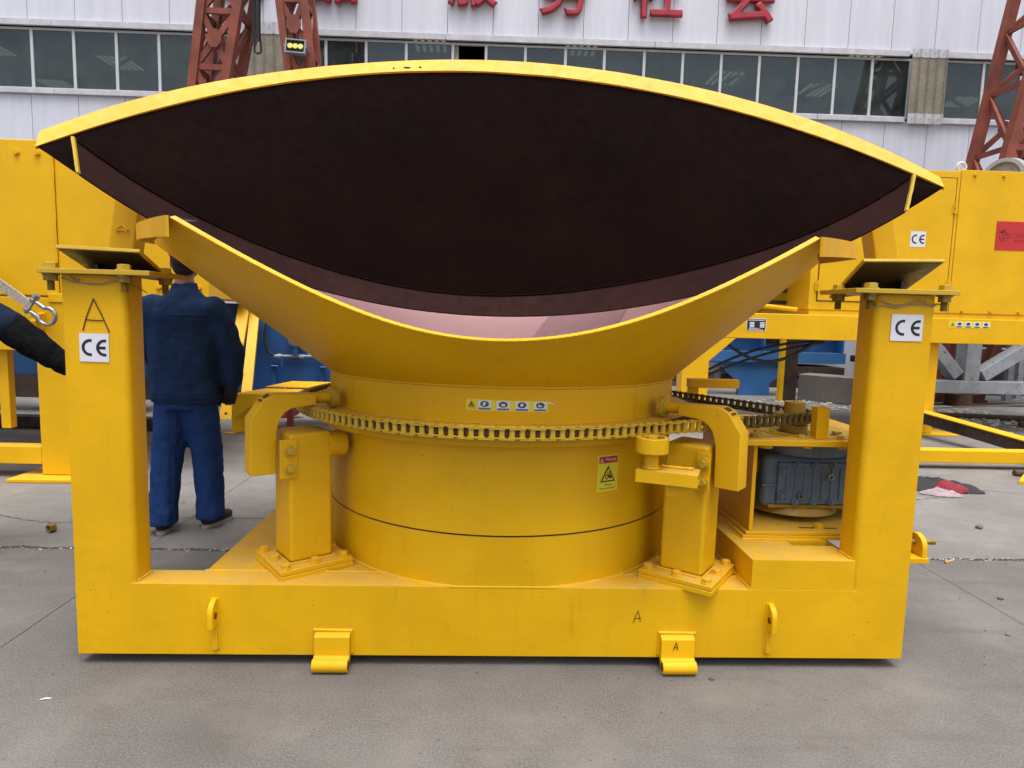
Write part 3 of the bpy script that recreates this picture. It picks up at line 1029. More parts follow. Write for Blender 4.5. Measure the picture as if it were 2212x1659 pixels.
wire([(-1.665, -0.006, 1.552), (-1.645, -0.008, 1.535), (-1.63, -0.008, 1.541)], postL)
wire([(1.455, 0.05, 1.53), (1.462, -0.006, 1.53), (1.50, -0.007, 1.527), (1.55, -0.008, 1.521), (1.60, -0.008, 1.542), (1.635, -0.01, 1.552), (1.66, -0.012, 1.546), (1.65, -0.01, 1.536), (1.70, -0.007, 1.535)], postR)
wire([(1.48, -0.007, 1.545), (1.53, -0.008, 1.528), (1.58, -0.008, 1.533), (1.64, -0.007, 1.537), (1.704, -0.006, 1.53)], postR)

# inclined support arms standing behind the posts
for sg, a, b, parent in ((-1, (-2.215, 1.36, 1.62), (-2.135, 1.36, 2.10), postL), (1, (2.315, 1.36, 1.76), (2.20, 1.36, 2.25), postR)):
    a, b = Vector(a), Vector(b)
    x = (b - a).normalized()
    F = frame(a, x, (1, 0, 0))
    arm_ = obj('support_arm', MB().box(0, (b - a).length, -0.074, 0.074, -0.06, 0.06, F), 'yellow_clean', parent, bevel=0.014, seg=3)
    k = a + x * 0.03
    obj('arm_bracket', MB().hexa([Vector((sg * 1.50, 0.139, 1.50)), Vector((sg * 1.64, 0.139, 1.50)), Vector((k.x + 0.06, 1.28, 1.54)), Vector((k.x - 0.06, 1.28, 1.54))] if sg > 0 else [Vector((sg * 1.64, 0.139, 1.50)), Vector((sg * 1.50, 0.139, 1.50)), Vector((k.x + 0.06, 1.28, 1.54)), Vector((k.x - 0.06, 1.28, 1.54))],
        [Vector((sg * 1.50, 0.139, 1.55)), Vector((sg * 1.64, 0.139, 1.55)), Vector((k.x + 0.06, 1.40, a.z + 0.02)), Vector((k.x - 0.06, 1.40, a.z + 0.02))] if sg > 0 else [Vector((sg * 1.64, 0.139, 1.55)), Vector((sg * 1.50, 0.139, 1.55)), Vector((k.x + 0.06, 1.40, a.z + 0.02)), Vector((k.x - 0.06, 1.40, a.z + 0.02))]), 'yellow', arm_, smooth=0)
wl_ = MB()
cW = Vector((-2.178, 1.294, 1.875))
for pts in ([(-.035, 0, 0), (-.018, 0, .012), (0, 0, .026), (.018, 0, .012), (.035, 0, 0)], [(-.035, 0, 0), (0, 0, -.004), (.035, 0, 0)], [(-.03, 0, -.012), (-.01, 0, 0)], [(.03, 0, -.014), (.012, 0, 0)]):
    wl_.tube([cW + Vector(p) for p in pts], 0.004, 6)
obj('weld_mark', wl_, 'yellow_clean', postL)

# weld beads along the main joints
def bead(pts, r, parent, mat='yellow'):
    P, Q = [], []
    for a, b in zip(pts[:-1], pts[1:]):
        a, b = Vector(a), Vector(b)
        n = max(3, int((b - a).length / 0.008))
        for i in range(n):
            p = a.lerp(b, i / n)
            P.append(p + Vector((noise.noise(p * 60), noise.noise(p * 60 + Vector((9, 0, 0))), noise.noise(p * 60 + Vector((0, 9, 0))))) * r * 0.35)
            Q.append(r * (1 + 0.5 * noise.noise(p * 110)))
    obj('weld', MB().tube(P, Q, 6), mat, parent)
bead([(-1.463, 0.02, T + 0.002), (-1.463, 0.125, T + 0.002)], 0.007, postL)
bead([(1.463, 0.02, 0.472), (1.463, 0.125, 0.472)], 0.007, postR)
bead([(1.034, 0.0, T + 0.001), (1.034, 0.92, T + 0.001)], 0.007, mach)
bead([(-1.25, 0.141, T + 0.0005), (1.036, 0.141, T + 0.0005)], 0.004, mach)
bead([(1.092, 0.252, 0.4715), (1.46, 0.252, 0.4715)], 0.005, mach)
bead([(1.090, 0.252, 0.4715), (1.090, 0.92, 0.4715)], 0.005, mach)

# lugs on the front of the beam
def d_lug(x, flip):
    """eye plate standing out of the beam face"""
    lug = [(0.0, 0.07), (0.0, 0.288)] + [(0.045 * sin(radians(a)) if 0 else 0.055 * sin(radians(a)), 0.233 + 0.055 * cos(radians(a))) for a in range(15, 91, 15)] + [(0.055, 0.20), (0.055, 0.176), (0.014, 0.170), (0.012, 0.07)]
    F = Matrix(((0, 0, 1, x - 0.010), (-1, 0, 0, -0.001), (0, 1, 0, 0), (0, 0, 0, 1)))
    o = obj('lifting_lug', MB().prism(lug, F, 0.022), 'yellow_clean', mach, bevel=0.003)
    side = x + (0.0125 if not flip else -0.0105)
    obj('lug_eye', MB().cyl((side, -0.027, 0.222), (side + (0.0005 if not flip else -0.0005), -0.027, 0.222), 0.014, 16), 'primer_and_shade', o, smooth=0)
    wd = MB()
    for sx in (-0.011, 0.013):
        wd.tube([(x + sx, -0.001, z) for z in (0.072, 0.12, 0.18, 0.23, 0.285)], [0.005, 0.006, 0.0045, 0.006, 0.005], 6)
    obj('weld', wd, 'yellow', o)
d_lug(-1.155, False)
d_lug(1.120, True)
def hinge_lug(x, w):
    m = MB()
    F = Matrix(((0, 0, 1, x - w / 2), (1, 0, 0, 0), (0, 1, 0, 0), (0, 0, 0, 1)))
    prof = [(-0.002, 0.150), (-0.016, 0.146), (-0.030, 0.136), (-0.034, 0.060), (-0.050, 0.050)] + [(-0.050 + 0.030 * cos(radians(a)) - 0.0, 0.031 + 0.029 * sin(radians(a))) for a in range(100, 270, 17)] + [(-0.050, 0.002), (-0.030, 0.006), (-0.018, 0.03), (-0.002, 0.06)]
    m.prism(prof, F, w)
    o = obj('hinge_lug', m, 'yellow_clean', mach, bevel=0.003, smooth=40)
    ends = MB()
    for sx in (-1, 1):
        ends.cyl((x + sx * (w / 2 + 0.0006), -0.052, 0.031), (x + sx * (w / 2 + 0.001), -0.052, 0.031), 0.018, 18)
    obj('pin_hole', ends, 'rust_and_shade', o, smooth=0)
    wd = MB()
    wd.tube([(x - w / 2 - 0.004, -0.003, 0.06), (x - w / 2 - 0.004, -0.003, 0.154), (x + w / 2 + 0.004, -0.003, 0.154), (x + w / 2 + 0.004, -0.003, 0.06)], 0.008, 6)
    obj('weld', wd, 'yellow', o)
    return o
hinge_lug(-0.682, 0.143)
hR = hinge_lug(0.734, 0.140)

# lug with threaded pin on the right flank
rl = obj('side_bracket', MB().box(1.704, 1.90, 0.16, 0.30, 0.40, 0.425), 'yellow_clean', mach, bevel=0.003)
ey = [(0.0, 0.0), (0.12, 0.0), (0.12, 0.03)] + [(0.06 + 0.06 * cos(radians(a)), 0.035 + 0.06 * sin(radians(a))) for a in range(0, 181, 15)]
obj('eye_plate', MB().prism(ey, Matrix(((0, 0, 1, 1.872), (1, 0, 0, 0.17), (0, 1, 0, 0.426), (0, 0, 0, 1))), 0.024), 'yellow_clean', rl, bevel=0.002)
obj('pin', MB().cyl((1.703, 0.23, 0.478), (1.965, 0.23, 0.478), 0.013, 14), 'thread', rl)
obj('bracket_foot', MB().box(1.704, 1.74, 0.17, 0.29, 0.33, 0.398), 'yellow', rl, bevel=0.003)

# drum, ring, neck
N = 160
ld = MB().lathe([(R_DRUM, T - 0.02), (R_DRUM, T + 0.002), (R_DRUM, 0.40), (R_DRUM, 0.47), (R_DRUM, 0.5575), (R_DRUM - 0.012, 0.5575), (R_DRUM - 0.012, T - 0.02)], 0, CY, N)
ld.v = [(x, max(y, -0.022 * min(1, max(0, (z - T) / 0.20)) + 0.0015), z) for x, y, z in ld.v]
obj('lower_drum', ld, 'yellow', mach, smooth=35)
wd = MB()
wd.tube([(0.869 * cos(a), max(0.006, CY + 0.869 * sin(a)), T - 0.001 + 0.0015 * noise.noise(Vector((cos(a) * 30, sin(a) * 30, 0)))) for a in [2 * pi * i / 240 for i in range(240)]], 0.008, 8, closed=True)
obj('base_weld', wd, 'yellow', mach)
obj('drum', MB().lathe([(R_DRUM, 0.5650), (R_DRUM, 0.95), (R_DRUM - 0.012, 0.95), (R_DRUM - 0.012, 0.5650)], 0, CY, N), 'yellow', mach, bevel=0.002)
obj('inner_drum', MB().lathe([(R_DRUM - 0.016, 0.50), (R_DRUM - 0.016, 0.62), (R_DRUM - 0.03, 0.62), (R_DRUM - 0.03, 0.50)], 0, CY, N), 'primer_and_shade', mach)
obj('ring_flange', MB().lathe([(R_DRUM - 0.005, 0.951), (0.945, 0.943), (0.957, 0.951), (0.957, 0.985), (R_DRUM - 0.005, 0.990)], 0, CY, N), 'yellow', mach)
# big sprocket with its teeth
NT = 168
poly = []
for i in range(NT):
    a = 2 * pi * i / NT
    st_ = 2 * pi / NT
    for da, r in ((-0.46, 0.9985), (-0.26, 1.003), (-0.13, 1.022), (0.13, 1.022), (0.26, 1.003)):
        poly.append((r * cos(a + da * st_), r * sin(a + da * st_)))
m = MB()
n_ = len(poly)
inner = [(0.975 * cos(2 * pi * i / n_), 0.975 * sin(2 * pi * i / n_)) for i in range(n_)]
z0_, z1_ = 1.002, 1.021
m.add([(x, CY + y, z0_) for x, y in poly] + [(x, CY + y, z1_) for x, y in poly] + [(x, CY + y, z0_) for x, y in inner] + [(x, CY + y, z1_) for x, y in inner],
      [f for i in range(n_) for f in ((i, (i + 1) % n_, n_ + (i + 1) % n_, n_ + i), (n_ + i, n_ + (i + 1) % n_, 3 * n_ + (i + 1) % n_, 3 * n_ + i), ((i + 1) % n_, i, 2 * n_ + i, 2 * n_ + (i + 1) % n_))])
spr = obj('ring_sprocket', m, 'rust_and_shade', mach, smooth=30)  # teeth coloured dark to paint the shade between the rollers
obj('ring_disc', MB().lathe([(0.80, 1.0), (0.9745, 1.0), (0.9745, 1.0212), (0.80, 1.0212)], 0, CY, N), 'yellow', spr, smooth=30)
neck = obj('neck', MB().lathe([(0.8694, 1.0225), (0.8694, 1.166), (0.857, 1.166), (0.857, 1.0225)], 0, CY, N), 'yellow', mach, bevel=0.001)
for zz, rr, cr in ((1.024, 0.871, 0.006), (1.167, 0.872, 0.0052)):
    wd = MB()
    pts, rad = [], []
    for i in range(420):
        a = 2 * pi * i / 420
        k = noise.noise(Vector((cos(a) * 40, sin(a) * 40, zz)))
        pts.append((rr * cos(a), CY + rr * sin(a), zz + 0.003 * k))
        rad.append(cr * (1 + 0.45 * noise.noise(Vector((cos(a) * 90, sin(a) * 90, zz + 3)))))
    wd.tube(pts, rad, 6, closed=True)
    obj('weld', wd, 'yellow', neck)

# conical hopper: cut off by a vertical plane in front
SL = 1.22
def cone(z):
    return 0.87 + SL * (z - 1.166), -0.12 * (z - 1.166)
RIMC = [-0.0139, -0.0204, 0.1427, -0.0482, 0.2685, 0.0002, 1.3577]
Z_SIDE = 1.752
def rim_z(deg):
    x = (deg - 269) / 45
    z = 0
    for c in RIMC:
        z = z * x + c
    return z
A_L, A_R = 227.0, 317.6
def cpoint(deg, z, off=0.0):
    r, cx = cone(z)
    r += off
    return Vector((cx + r * cos(radians(deg)), CY + r * sin(radians(deg)), z))
degs = [A_L + (A_R - A_L) * i / 80 for i in range(81)] + [A_R + (360 - A_R + A_L) * i / 130 for i in range(1, 131)]
def top_of(d):
    if A_L <= d <= A_R:
        return rim_z(d)
    # rim runs level round the back, easing from the two cut ends
    dl = min(abs(d - A_R), abs(d - 360 - A_L))
    side = A_R if abs(d - A_R) < abs(d - 360 - A_L) else A_L
    return rim_z(side) + (1.705 - rim_z(side)) * min(1, dl / 9)
def shell_rows(off, nz=14):
    rows = []
    for k in range(nz + 1):
        row = []
        for d in degs:
            zt = top_of(d)
            z = 1.1655 + (zt - 1.1655) * k / nz
            # plate is not perfectly rolled
            wob = 0.006 * noise.noise(Vector((cos(radians(d)) * 3.2, sin(radians(d)) * 3.2, z * 3))) * min(1, (z - 1.166) * 6)
            row.append(cpoint(d, z, off + wob))
        rows.append(row)
    return rows
hop = obj('hopper_cone', MB().sheet(shell_rows(0.0), 0.0), 'yellow', mach, smooth=40)
obj('cone_lining', MB().sheet(shell_rows(-0.020), 0.0), 'lining_sky_pink', hop, smooth=40)  # sky sheen on the lining is painted as flat pink
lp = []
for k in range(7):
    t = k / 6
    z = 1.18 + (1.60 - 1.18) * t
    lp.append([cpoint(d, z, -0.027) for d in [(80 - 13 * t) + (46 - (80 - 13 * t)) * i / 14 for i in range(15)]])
obj('shadow_patch', MB().sheet(lp), 'lining_shade', hop, smooth=40)  # cast shadow on the lining, painted as a darker pink patch
obj('hopper_floor', MB().lathe([(0.0, 1.10), (0.856, 1.10), (0.856, 1.09), (0.0, 1.09)], 0, CY, 64), 'lining_sky_pink', hop, smooth=30)
# flame-cut front edge, rough and nearly bare
m = MB()
rn = random.Random(3)
outer, innr = [], []
fd = [A_L + (A_R - A_L) * i / 420 for i in range(421)]
for d in fd:
    z = rim_z(d)
    j = 0.0016 * noise.noise(Vector((d * 2.2, 0, 0))) + 0.0005 * noise.noise(Vector((d * 14, 0, 0)))
    outer.append(cpoint(d, z + 0.001 + j, 0.0015))
    innr.append(cpoint(d, z + 0.008 + j * 1.2, -0.023))
base_o = [p - Vector((0, 0, 0.003)) for p in outer]
base_i = [p - Vector((0, 0, 0.008)) for p in innr]
m.sheet([base_o, outer, innr, base_i])
obj('cut_edge', m, 'yellow_rim', hop, smooth=20)
# seam where the hopper plate was joined
pts = []
for i in range(26):
    t = i / 25
    z = 1.17 + (rim_z(284) - 1.175) * t
    pts.append(cpoint(279.5 + 4.8 * t, z, 0.0006))
obj('seam_weld', MB().tube(pts, 0.0022, 6), 'yellow', hop)
for d in (236.6, 256.5, 286.5, 308.0):
    c = cpoint(d, rim_z(d) - 0.034, 0.0)
    n = Vector((cos(radians(d)), sin(radians(d)), -SL)).normalized()
    obj('tack_hole', MB().cyl(c - n * 0.002, c + n * 0.0012, 0.0075, 12), 'yellow_rim', hop, smooth=0)
# side rims: a hanging strip and a shelf that start at the cut ends and run back
def side_rim(sg):
    if sg < 0:
        p0 = cpoint(A_L, rim_z(A_L) + 0.004)
    else:
        p0 = cpoint(A_R, rim_z(A_R) + 0.004)
    p3 = Vector((sg * 1.865 + 0.0, 0.92, 1.845 if sg < 0 else 1.865))
    c1 = p0.lerp(p3, 0.35) + Vector((sg * 0.03, -0.02, 0.005))
    c2 = p0.lerp(p3, 0.80) + Vector((sg * 0.06, -0.03, 0.0))
    pts = []
    for i in range(31):
        t = i / 30
        pts.append(p0 * (1 - t) ** 3 + c1 * 3 * t * (1 - t) ** 2 + c2 * 3 * t * t * (1 - t) + p3 * t ** 3)
    for i in range(1, 31):
        a = radians(3.5 * i)
        pts.append(Vector((sg * 1.865 * cos(a), 0.92 + 1.80 * sin(a), p3.z)))
    low = [p - Vector((0, 0, 0.070)) for p in pts]
    strip = obj('rim_strip', MB().sheet([low, pts] if sg < 0 else [pts, low], 0.010), 'yellow_rim', hop, smooth=40)
    inn = []
    for i, p in enumerate(pts):
        v = Vector((p.x, p.y - CY, 0))
        k = max(v.length - 0.10, min(v.length - 0.002, 1.535))
        q = Vector((0, CY, p.z - 0.008)) + v.normalized() * k
        inn.append(q)
    up_ = [p - Vector((0, 0, 0.006)) for p in pts]
    obj('rim_shelf', MB().sheet([up_, inn] if sg < 0 else [inn, up_], 0.008), 'primer_and_shade', strip, smooth=30)
side_rim(-1)
side_rim(1)

# ------------------------------------------------------------------ raised rear flap of the hopper
UZ = [-0.00033, -8e-05, -0.00419, 0.00071, -0.11496, -0.0201, 2.98272]
UY = [-0.00855, -0.00091, -0.12365, -0.00623, 1.77122]
BDZ = [-0.0011, -0.00011, 0.00016, -0.00236, -0.1183, -0.00943, 3.07438]
BDY = [-0.00884, -0.00088, -0.12202, -0.00648, 1.82968]
BZ = [-0.00014, 0.00073, 0.00812, -0.00616, 0.10134, 0.0104, 1.44585]
BY = [0.0066, 0.00064, -0.16015, -0.00805, 1.52274]
RZ = [0.00204, 0.00229, -0.0075, -0.01761, 0.1369, 0.03121, 1.56858]
RY = [0.00704, 0.00065, -0.16184, -0.008, 1.52364]
FZ = [0.00028, 0.00018, 0.00597, -0.00342, 0.10786, 0.00818, 1.4451]
FY = [0.00731, 0.00071, -0.16278, -0.00824, 1.42376]
def pv(c, x):
    y = 0
    for k in c:
        y = y * x + k
    return y
def curve3(cz, cy_, x0, x1, n):
    return [Vector((x0 + (x1 - x0) * i / n, pv(cy_, x0 + (x1 - x0) * i / n), pv(cz, x0 + (x1 - x0) * i / n))) for i in range(n + 1)]
NX = 96
U = curve3(UZ, UY, -2.338, 2.287, NX)
B = curve3(BZ, BY, -2.334, 2.284, NX)
# tips meet
for i in range(5):
    w = (5 - i) / 5
    for k in (i, NX - i):
        mid = (U[k] + B[k]) / 2
        t = 1 if i == 0 else 0
        if i == 0:
            U[k] = mid + Vector((0, 0, 0.003))
            B[k] = mid - Vector((0, 0, 0.003))
rows = []
for r in range(17):
    t = r / 16
    row = []
    for i in range(NX + 1):
        p = B[i].lerp(U[i], t)
        wob = 0.010 * noise.noise(Vector((p.x * 1.3, p.z * 1.7, 4.0))) * sin(pi * t)
        row.append(p + Vector((0, wob, 0)))
    rows.append(row)
flap = obj('hopper_flap', MB().sheet(rows, 0.0), 'maroon', mach, smooth=40)
obj('flap_outer_skin', MB().sheet([[p + Vector((0, 0.016, 0.002)) for p in r] for r in rows], 0.004), 'yellow_clean', flap, smooth=40)
# rim flange round the top: thick plate edge facing up and forward
BD = curve3(BDZ, BDY, -2.349, 2.296, NX)
U2 = curve3(UZ, UY, -2.341, 2.290, NX)
rw = []
for t in (0.0, 0.2, 0.4, 0.6, 0.8, 1.0):
    rw.append([U2[i].lerp(BD[i], t) + Vector((0, -0.012 + 0.002 * noise.noise(Vector((U2[i].x * 6, t * 3, 1))), 0.0015 * noise.noise(Vector((U2[i].x * 5, t * 4, 9))))) for i in range(NX + 1)])
obj('flap_rim', MB().sheet(rw, 0.020), 'yellow_rim', flap, smooth=30)
# stiffening flange along the lower edge, welded inside the flap
xs0, xs1 = -2.175, 2.135
RT = curve3(RZ, RY, -2.190, 2.155, NX)
FR = curve3(FZ, FY, -2.128, 2.085, NX)
fg = obj('flap_flange', MB().sheet([FR, [(FR[i] + RT[i]) / 2 for i in range(NX + 1)], RT], 0.012), 'maroon_flange', flap, smooth=30)
pts, rad = [], []
for i in range(240):
    x = xs0 + (xs1 - xs0) * i / 239
    pts.append(Vector((x, pv(RY, x) - 0.006, pv(RZ, x) + 0.002 + 0.002 * noise.noise(Vector((x * 25, 0, 0))))))
    rad.append(0.0045 * (1 + 0.6 * noise.noise(Vector((x * 60, 2, 0)))))
obj('weld', MB().tube(pts, rad, 6), 'maroon', fg)
for i, e in ((0, -1), (NX, 1)):
    a, b = FR[i], RT[i]
    q = MB()
    rr_ = [a.lerp(b, t / 10) + Vector((e * 0.002 * random.uniform(0, 1), 0, 0)) for t in range(11)]
    q.sheet([[p + Vector((-0.0075, -0.002, 0)) for p in rr_], [p + Vector((0.0075, -0.002, 0)) for p in rr_]], 0.016)
    obj('flange_end', q, 'yellow_plate', fg, smooth=0)
# rust-coloured chips on the rim
for x, w in ((-0.62, 0.05), (-0.54, 0.02), (-0.70, 0.015)):
    p = Vector((x, pv(UY, x) - 0.035, pv(UZ, x) + 0.012))
    obj('paint_chip', MB().ball(p, w * 0.5, 0.004, 0.006, 8, 5), 'rust_and_shade', flap, smooth=0)

# ------------------------------------------------------------------ drive chain
PITCH_C = 0.0381
A0, B0 = Vector((0, CY)), Vector((1.385, 0.452))
RB, RS = 1.017, 0.085
dv = B0 - A0
phi = atan2(dv.y, dv.x)
beta = acos((RB - RS) / dv.length)
path = []
def on(c, r, a):
    return Vector((c.x + r * cos(a), c.y + r * sin(a)))
a0_, a1_ = phi + beta, phi - beta + 2 * pi
n1 = 1400
path += [on(A0, RB, a0_ + (a1_ - a0_) * i / n1) for i in range(n1 + 1)]
path += [on(B0, RS, (phi - beta) + 2 * beta * i / 120) for i in range(121)]
path.append(path[0])
cum = [0.0]
for i in range(1, len(path)):
    cum.append(cum[-1] + (path[i] - path[i - 1]).length)
total = cum[-1]
NL = int(round(total / PITCH_C / 2)) * 2
step_ = total / NL
pins = []
j = 0
for i in range(NL):
    d = i * step_
    while cum[j + 1] < d:
        j += 1
    t = (d - cum[j]) / max(1e-9, cum[j + 1] - cum[j])
    pins.append(path[j].lerp(path[j + 1], t))

def plate_outline(p, r, waist):
    out = []
    for a in range(-110, 111, 37):
        out.append((p / 2 + r * cos(radians(a)), r * sin(radians(a))))
    out.append((0, waist))
    for a in range(70, 291, 37):
        out.append((-p / 2 + r * cos(radians(a)), r * sin(radians(a))))
    out.append((0, -waist))
    return out
def link_mesh(outer):
    m = MB()
    ol = plate_outline(PITCH_C, 0.0165, 0.0115)
    z = 0.0222 if outer else 0.0170
    for s_ in (-1, 1):
        m.prism(ol, Matrix.Translation((0, 0, s_ * z - 0.0022)), 0.0044)
    for s_ in (-1, 1):
        if outer:
            m.cyl((s_ * PITCH_C / 2, 0, -0.0280), (s_ * PITCH_C / 2, 0, 0.0280), 0.0066, 10)
        else:
            m.cyl((s_ * PITCH_C / 2, 0, -0.0150), (s_ * PITCH_C / 2, 0, 0.0150), 0.0115, 14)
    me = to_mesh('chain_link', m, 35)
    me.materials.append(MATS['chain_paint'])
    return me
LINK_O, LINK_I = link_mesh(True), link_mesh(False)
LINK_OD, LINK_ID = LINK_O.copy(), LINK_I.copy()      # the free runs are bare, greasy steel
for me_ in (LINK_OD, LINK_ID):
    me_.materials[0] = MATS['chain_grease']
ZC = 1.0115
chain = obj('drive_chain', MB().cyl((pins[0].x, pins[0].y, ZC - 0.02), (pins[0].x, pins[0].y, ZC + 0.02), 0.0055, 8), 'yellow_chain', mach)
chain['label'] = 'yellow-painted roller chain running round the ring'
for i in range(NL):
    p, q = pins[i], pins[(i + 1) % NL]
    c = (p + q) / 2
    a = atan2(q.y - p.y, q.x - p.x)
    on_ring = abs((c - A0).length - RB) < 0.004 or (c.y < 0.4 and c.x < 1.02)
    place('chain_link', (LINK_O if i % 2 else LINK_I) if on_ring else (LINK_OD if i % 2 else LINK_ID), chain, Matrix.Translation((c.x, c.y, ZC)) @ Matrix.Rotation(a, 4, 'Z'))
# drive sprocket and its hub
sp = []
nt_ = 14
for i in range(nt_):
    for da, r in ((-0.40, 0.070), (-0.22, 0.078), (-0.10, 0.094), (0.10, 0.094), (0.22, 0.078)):
        a = 2 * pi * (i + da) / nt_
        sp.append((B0.x + r * cos(a), B0.y + r * sin(a)))
spk = obj('drive_sprocket', MB().prism(sp, Matrix.Translation((0, 0, ZC - 0.0105)), 0.021), 'yellow_chain', mach)
obj('hub', MB().cyl((B0.x, B0.y, 0.955), (B0.x, B0.y, 1.078), 0.048, 28, inner=0.018), 'yellow_chain', spk, bevel=0.002)
obj('hub_step', MB().cyl((B0.x, B0.y, 0.934), (B0.x, B0.y, 0.970), 0.062, 28), 'yellow_chain', spk, bevel=0.002)
obj('guide_rail', MB().hexa([(1.06, 1.15, 0.985), (1.06, 1.12, 0.985), (1.335, 0.66, 0.985), (1.335, 0.70, 0.985)], [(1.06, 1.15, 1.005), (1.06, 1.12, 1.005), (1.335, 0.66, 1.005), (1.335, 0.70, 1.005)]), 'primer_and_shade', mach, smooth=0)

# ------------------------------------------------------------------ roller brackets
def bracket(cx, cy_, ang, idler):
    e = Vector((cos(ang), sin(ang), 0))             # outwards
    t = Vector((-sin(ang), cos(ang), 0))
    if t.y > 0:
        t = -t                                      # t points towards the camera side
    yaw = Matrix.Rotation(radians(37) if cx < 0 else radians(-37), 4, 'Z')
    F = Matrix.Translation((cx, cy_, 0)) @ yaw
    br = obj('bracket_post', MB().box(-0.093, 0.093, -0.093, 0.093, T + 0.040, 0.935, F), 'yellow', mach, bevel=0.016, seg=3)
    pl = MB()
    pl.box(-0.158, 0.158, -0.158, 0.158, T + 0.019, T + 0.039, F)
    bp = obj('base_plate', pl, 'yellow', br, bevel=0.003)
    obj('sub_plate', MB().box(-0.160, 0.160, -0.160, 0.160, T - 0.003, T + 0.018, F), 'yellow', br, bevel=0.003)
    for ix, iy in ((-1, -1), (-1, 0), (-1, 1), (0, -1), (1, -1), (1, 1), (0, 1), (1, 0)):
        place('bolt', BOLT, br, F @ Matrix.Translation((ix * 0.128, iy * 0.128, T + 0.0395)) @ Matrix.Rotation(random.random() * 2, 4, 'Z'))
    wd = MB()
    wd.tube([F @ Vector((x * 0.097, y * 0.097, T + 0.041)) for x, y in ((-1, -1), (0, -1.02), (1, -1), (1.02, 0), (1, 1), (0, 1.02), (-1, 1), (-1.02, 0))], 0.007, 6, closed=True)
    obj('weld', wd, 'yellow', br)
    # curved arm over the chain
    prof = [(1.012, 1.092), (1.012, 1.045), (1.09, 1.040)] + [(1.09 + 0.085 * sin(radians(a)), 0.955 + 0.085 * cos(radians(a))) for a in (20, 40, 60, 80)] + [(1.182, 0.94), (1.186, 0.765), (1.287, 0.765), (1.283, 0.998), (1.228, 1.078), (1.192, 1.097)]
    O = Vector((0, CY, 0))
    Fm = Matrix((e, Vector((0, 0, 1)), t)).transposed().to_4x4()
    Fm.translation = O - t * 0.045
    arm_ = obj('roller_arm', MB().prism(prof, Fm, 0.095), 'yellow', br, bevel=0.004)
    # sunk pocket in the chamfer of the box-section arm
    q0, q1 = Vector((1.228, 1.078)), Vector((1.192, 1.097))
    for (pa, pb) in ((Vector((1.238, 1.068)), Vector((1.200, 1.094))),):
        c = (pa + pb) / 2
        d2 = (pb - pa).normalized()
        nn = Vector((-d2.y, d2.x)) * -1
        P3 = lambda r, z, s_: O + e * r + Vector((0, 0, z)) + t * s_
        quad = [P3(pa.x + 0.0008, pa.y + 0.0016, -0.02), P3(pb.x + 0.0008, pb.y + 0.0016, -0.02), P3(pb.x + 0.0008, pb.y + 0.0016, 0.028), P3(pa.x + 0.0008, pa.y + 0.0016, 0.028)]
        obj('pocket', MB().add(quad, [(0, 1, 2, 3)]), 'primer_and_shade', arm_, smooth=0)
    sh0 = O + e * 1.011 + Vector((0, 0, 1.070)) + t * 0.003
    sh1 = O + e * 0.925 + Vector((0, 0, 1.070)) + t * 0.003
    obj('shaft', MB().cyl(sh0, sh1, 0.024, 24), 'yellow', arm_)
    rol = MB()
    rol.cyl(sh1 + e * 0.012, sh1 - e * 0.016, 0.047, 32)
    rol.cyl(sh1 + e * 0.018, sh1 + e * 0.011, 0.036, 32)
    obj('roller', rol, 'yellow_plate', arm_, bevel=0.003)
    # bolting strip between arm and post
    s0 = O + e * 1.178 + t * 0.049
    Fp = Matrix((e, Vector((0, 0, 1)), t)).transposed().to_4x4()
    Fp.translation = O + t * 0.0
    ptc = F @ Vector((0, 0, 0))
    strip = MB()
    rad_post = (Vector((cx, cy_, 0)) - O).dot(e)
    strip.box(rad_post + 0.060, 1.186, 0.752, 0.915, 0.094, 0.106, Fp)
    bs = obj('bolting_plate', strip, 'yellow', br, bevel=0.002)
    for z in (0.795, 0.87):
        c = O + e * (rad_post + 0.092) + Vector((0, 0, z)) + t * 0.1062
        obj('washer', MB().cyl(c, c + t * 0.006, 0.025, 20), 'yellow', bs)
        place('bolt', BOLT_S, bs, along(c + t * 0.006, t))
    if not idler:
        # hold-down roller below the ring, turning on a radial shaft
        c0 = O + e * 0.972 + Vector((0, 0, 0.872)) + t * 0.055
        lr = obj('lower_roller', MB().cyl(c0, c0 - e * 0.080, 0.055, 32, inner=0.034), 'yellow', br, bevel=0.003)
        obj('shaft', MB().cyl(c0 + e * 0.06, c0 - e * 0.07, 0.018, 18), 'primer_and_shade', lr)
    else:
        rc = Vector((0.572, -0.075, 0))
        idr = obj('idler_roller', MB().cyl(rc + Vector((0, 0, 0.930)), rc + Vector((0, 0, 0.992)), 0.064, 40, inner=0.046), 'yellow', br, bevel=0.004)
        idr['label'] = 'upright guide roller beside the right bracket'
        obj('bearing', MB().cyl(rc + Vector((0, 0, 0.935)), rc + Vector((0, 0, 0.978)), 0.045, 30), 'primer_and_shade', idr)
        obj('axle_cap', MB().cyl(rc + Vector((0, 0, 0.975)), rc + Vector((0, 0, 0.994)), 0.020, 20), 'yellow', idr, bevel=0.002)
        obj('axle', MB().cyl(rc + Vector((0, 0, 0.868)), rc + Vector((0, 0, 0.931)), 0.028, 24), 'yellow', idr)
        wd = MB().tube([rc + Vector((0.030 * cos(a), 0.030 * sin(a), 0.872)) for a in [2 * pi * i / 20 for i in range(20)]], 0.006, 6, closed=True)
        obj('weld', wd, 'yellow', idr)
        # rectangular tube carrying it, open at the near end
        a_ = Vector((0.520, -0.065, 0))
        b_ = Vector((0.735, -0.155, 0))
        x_ = (b_ - a_).normalized()
        y_ = Vector((-x_.y, x_.x, 0))
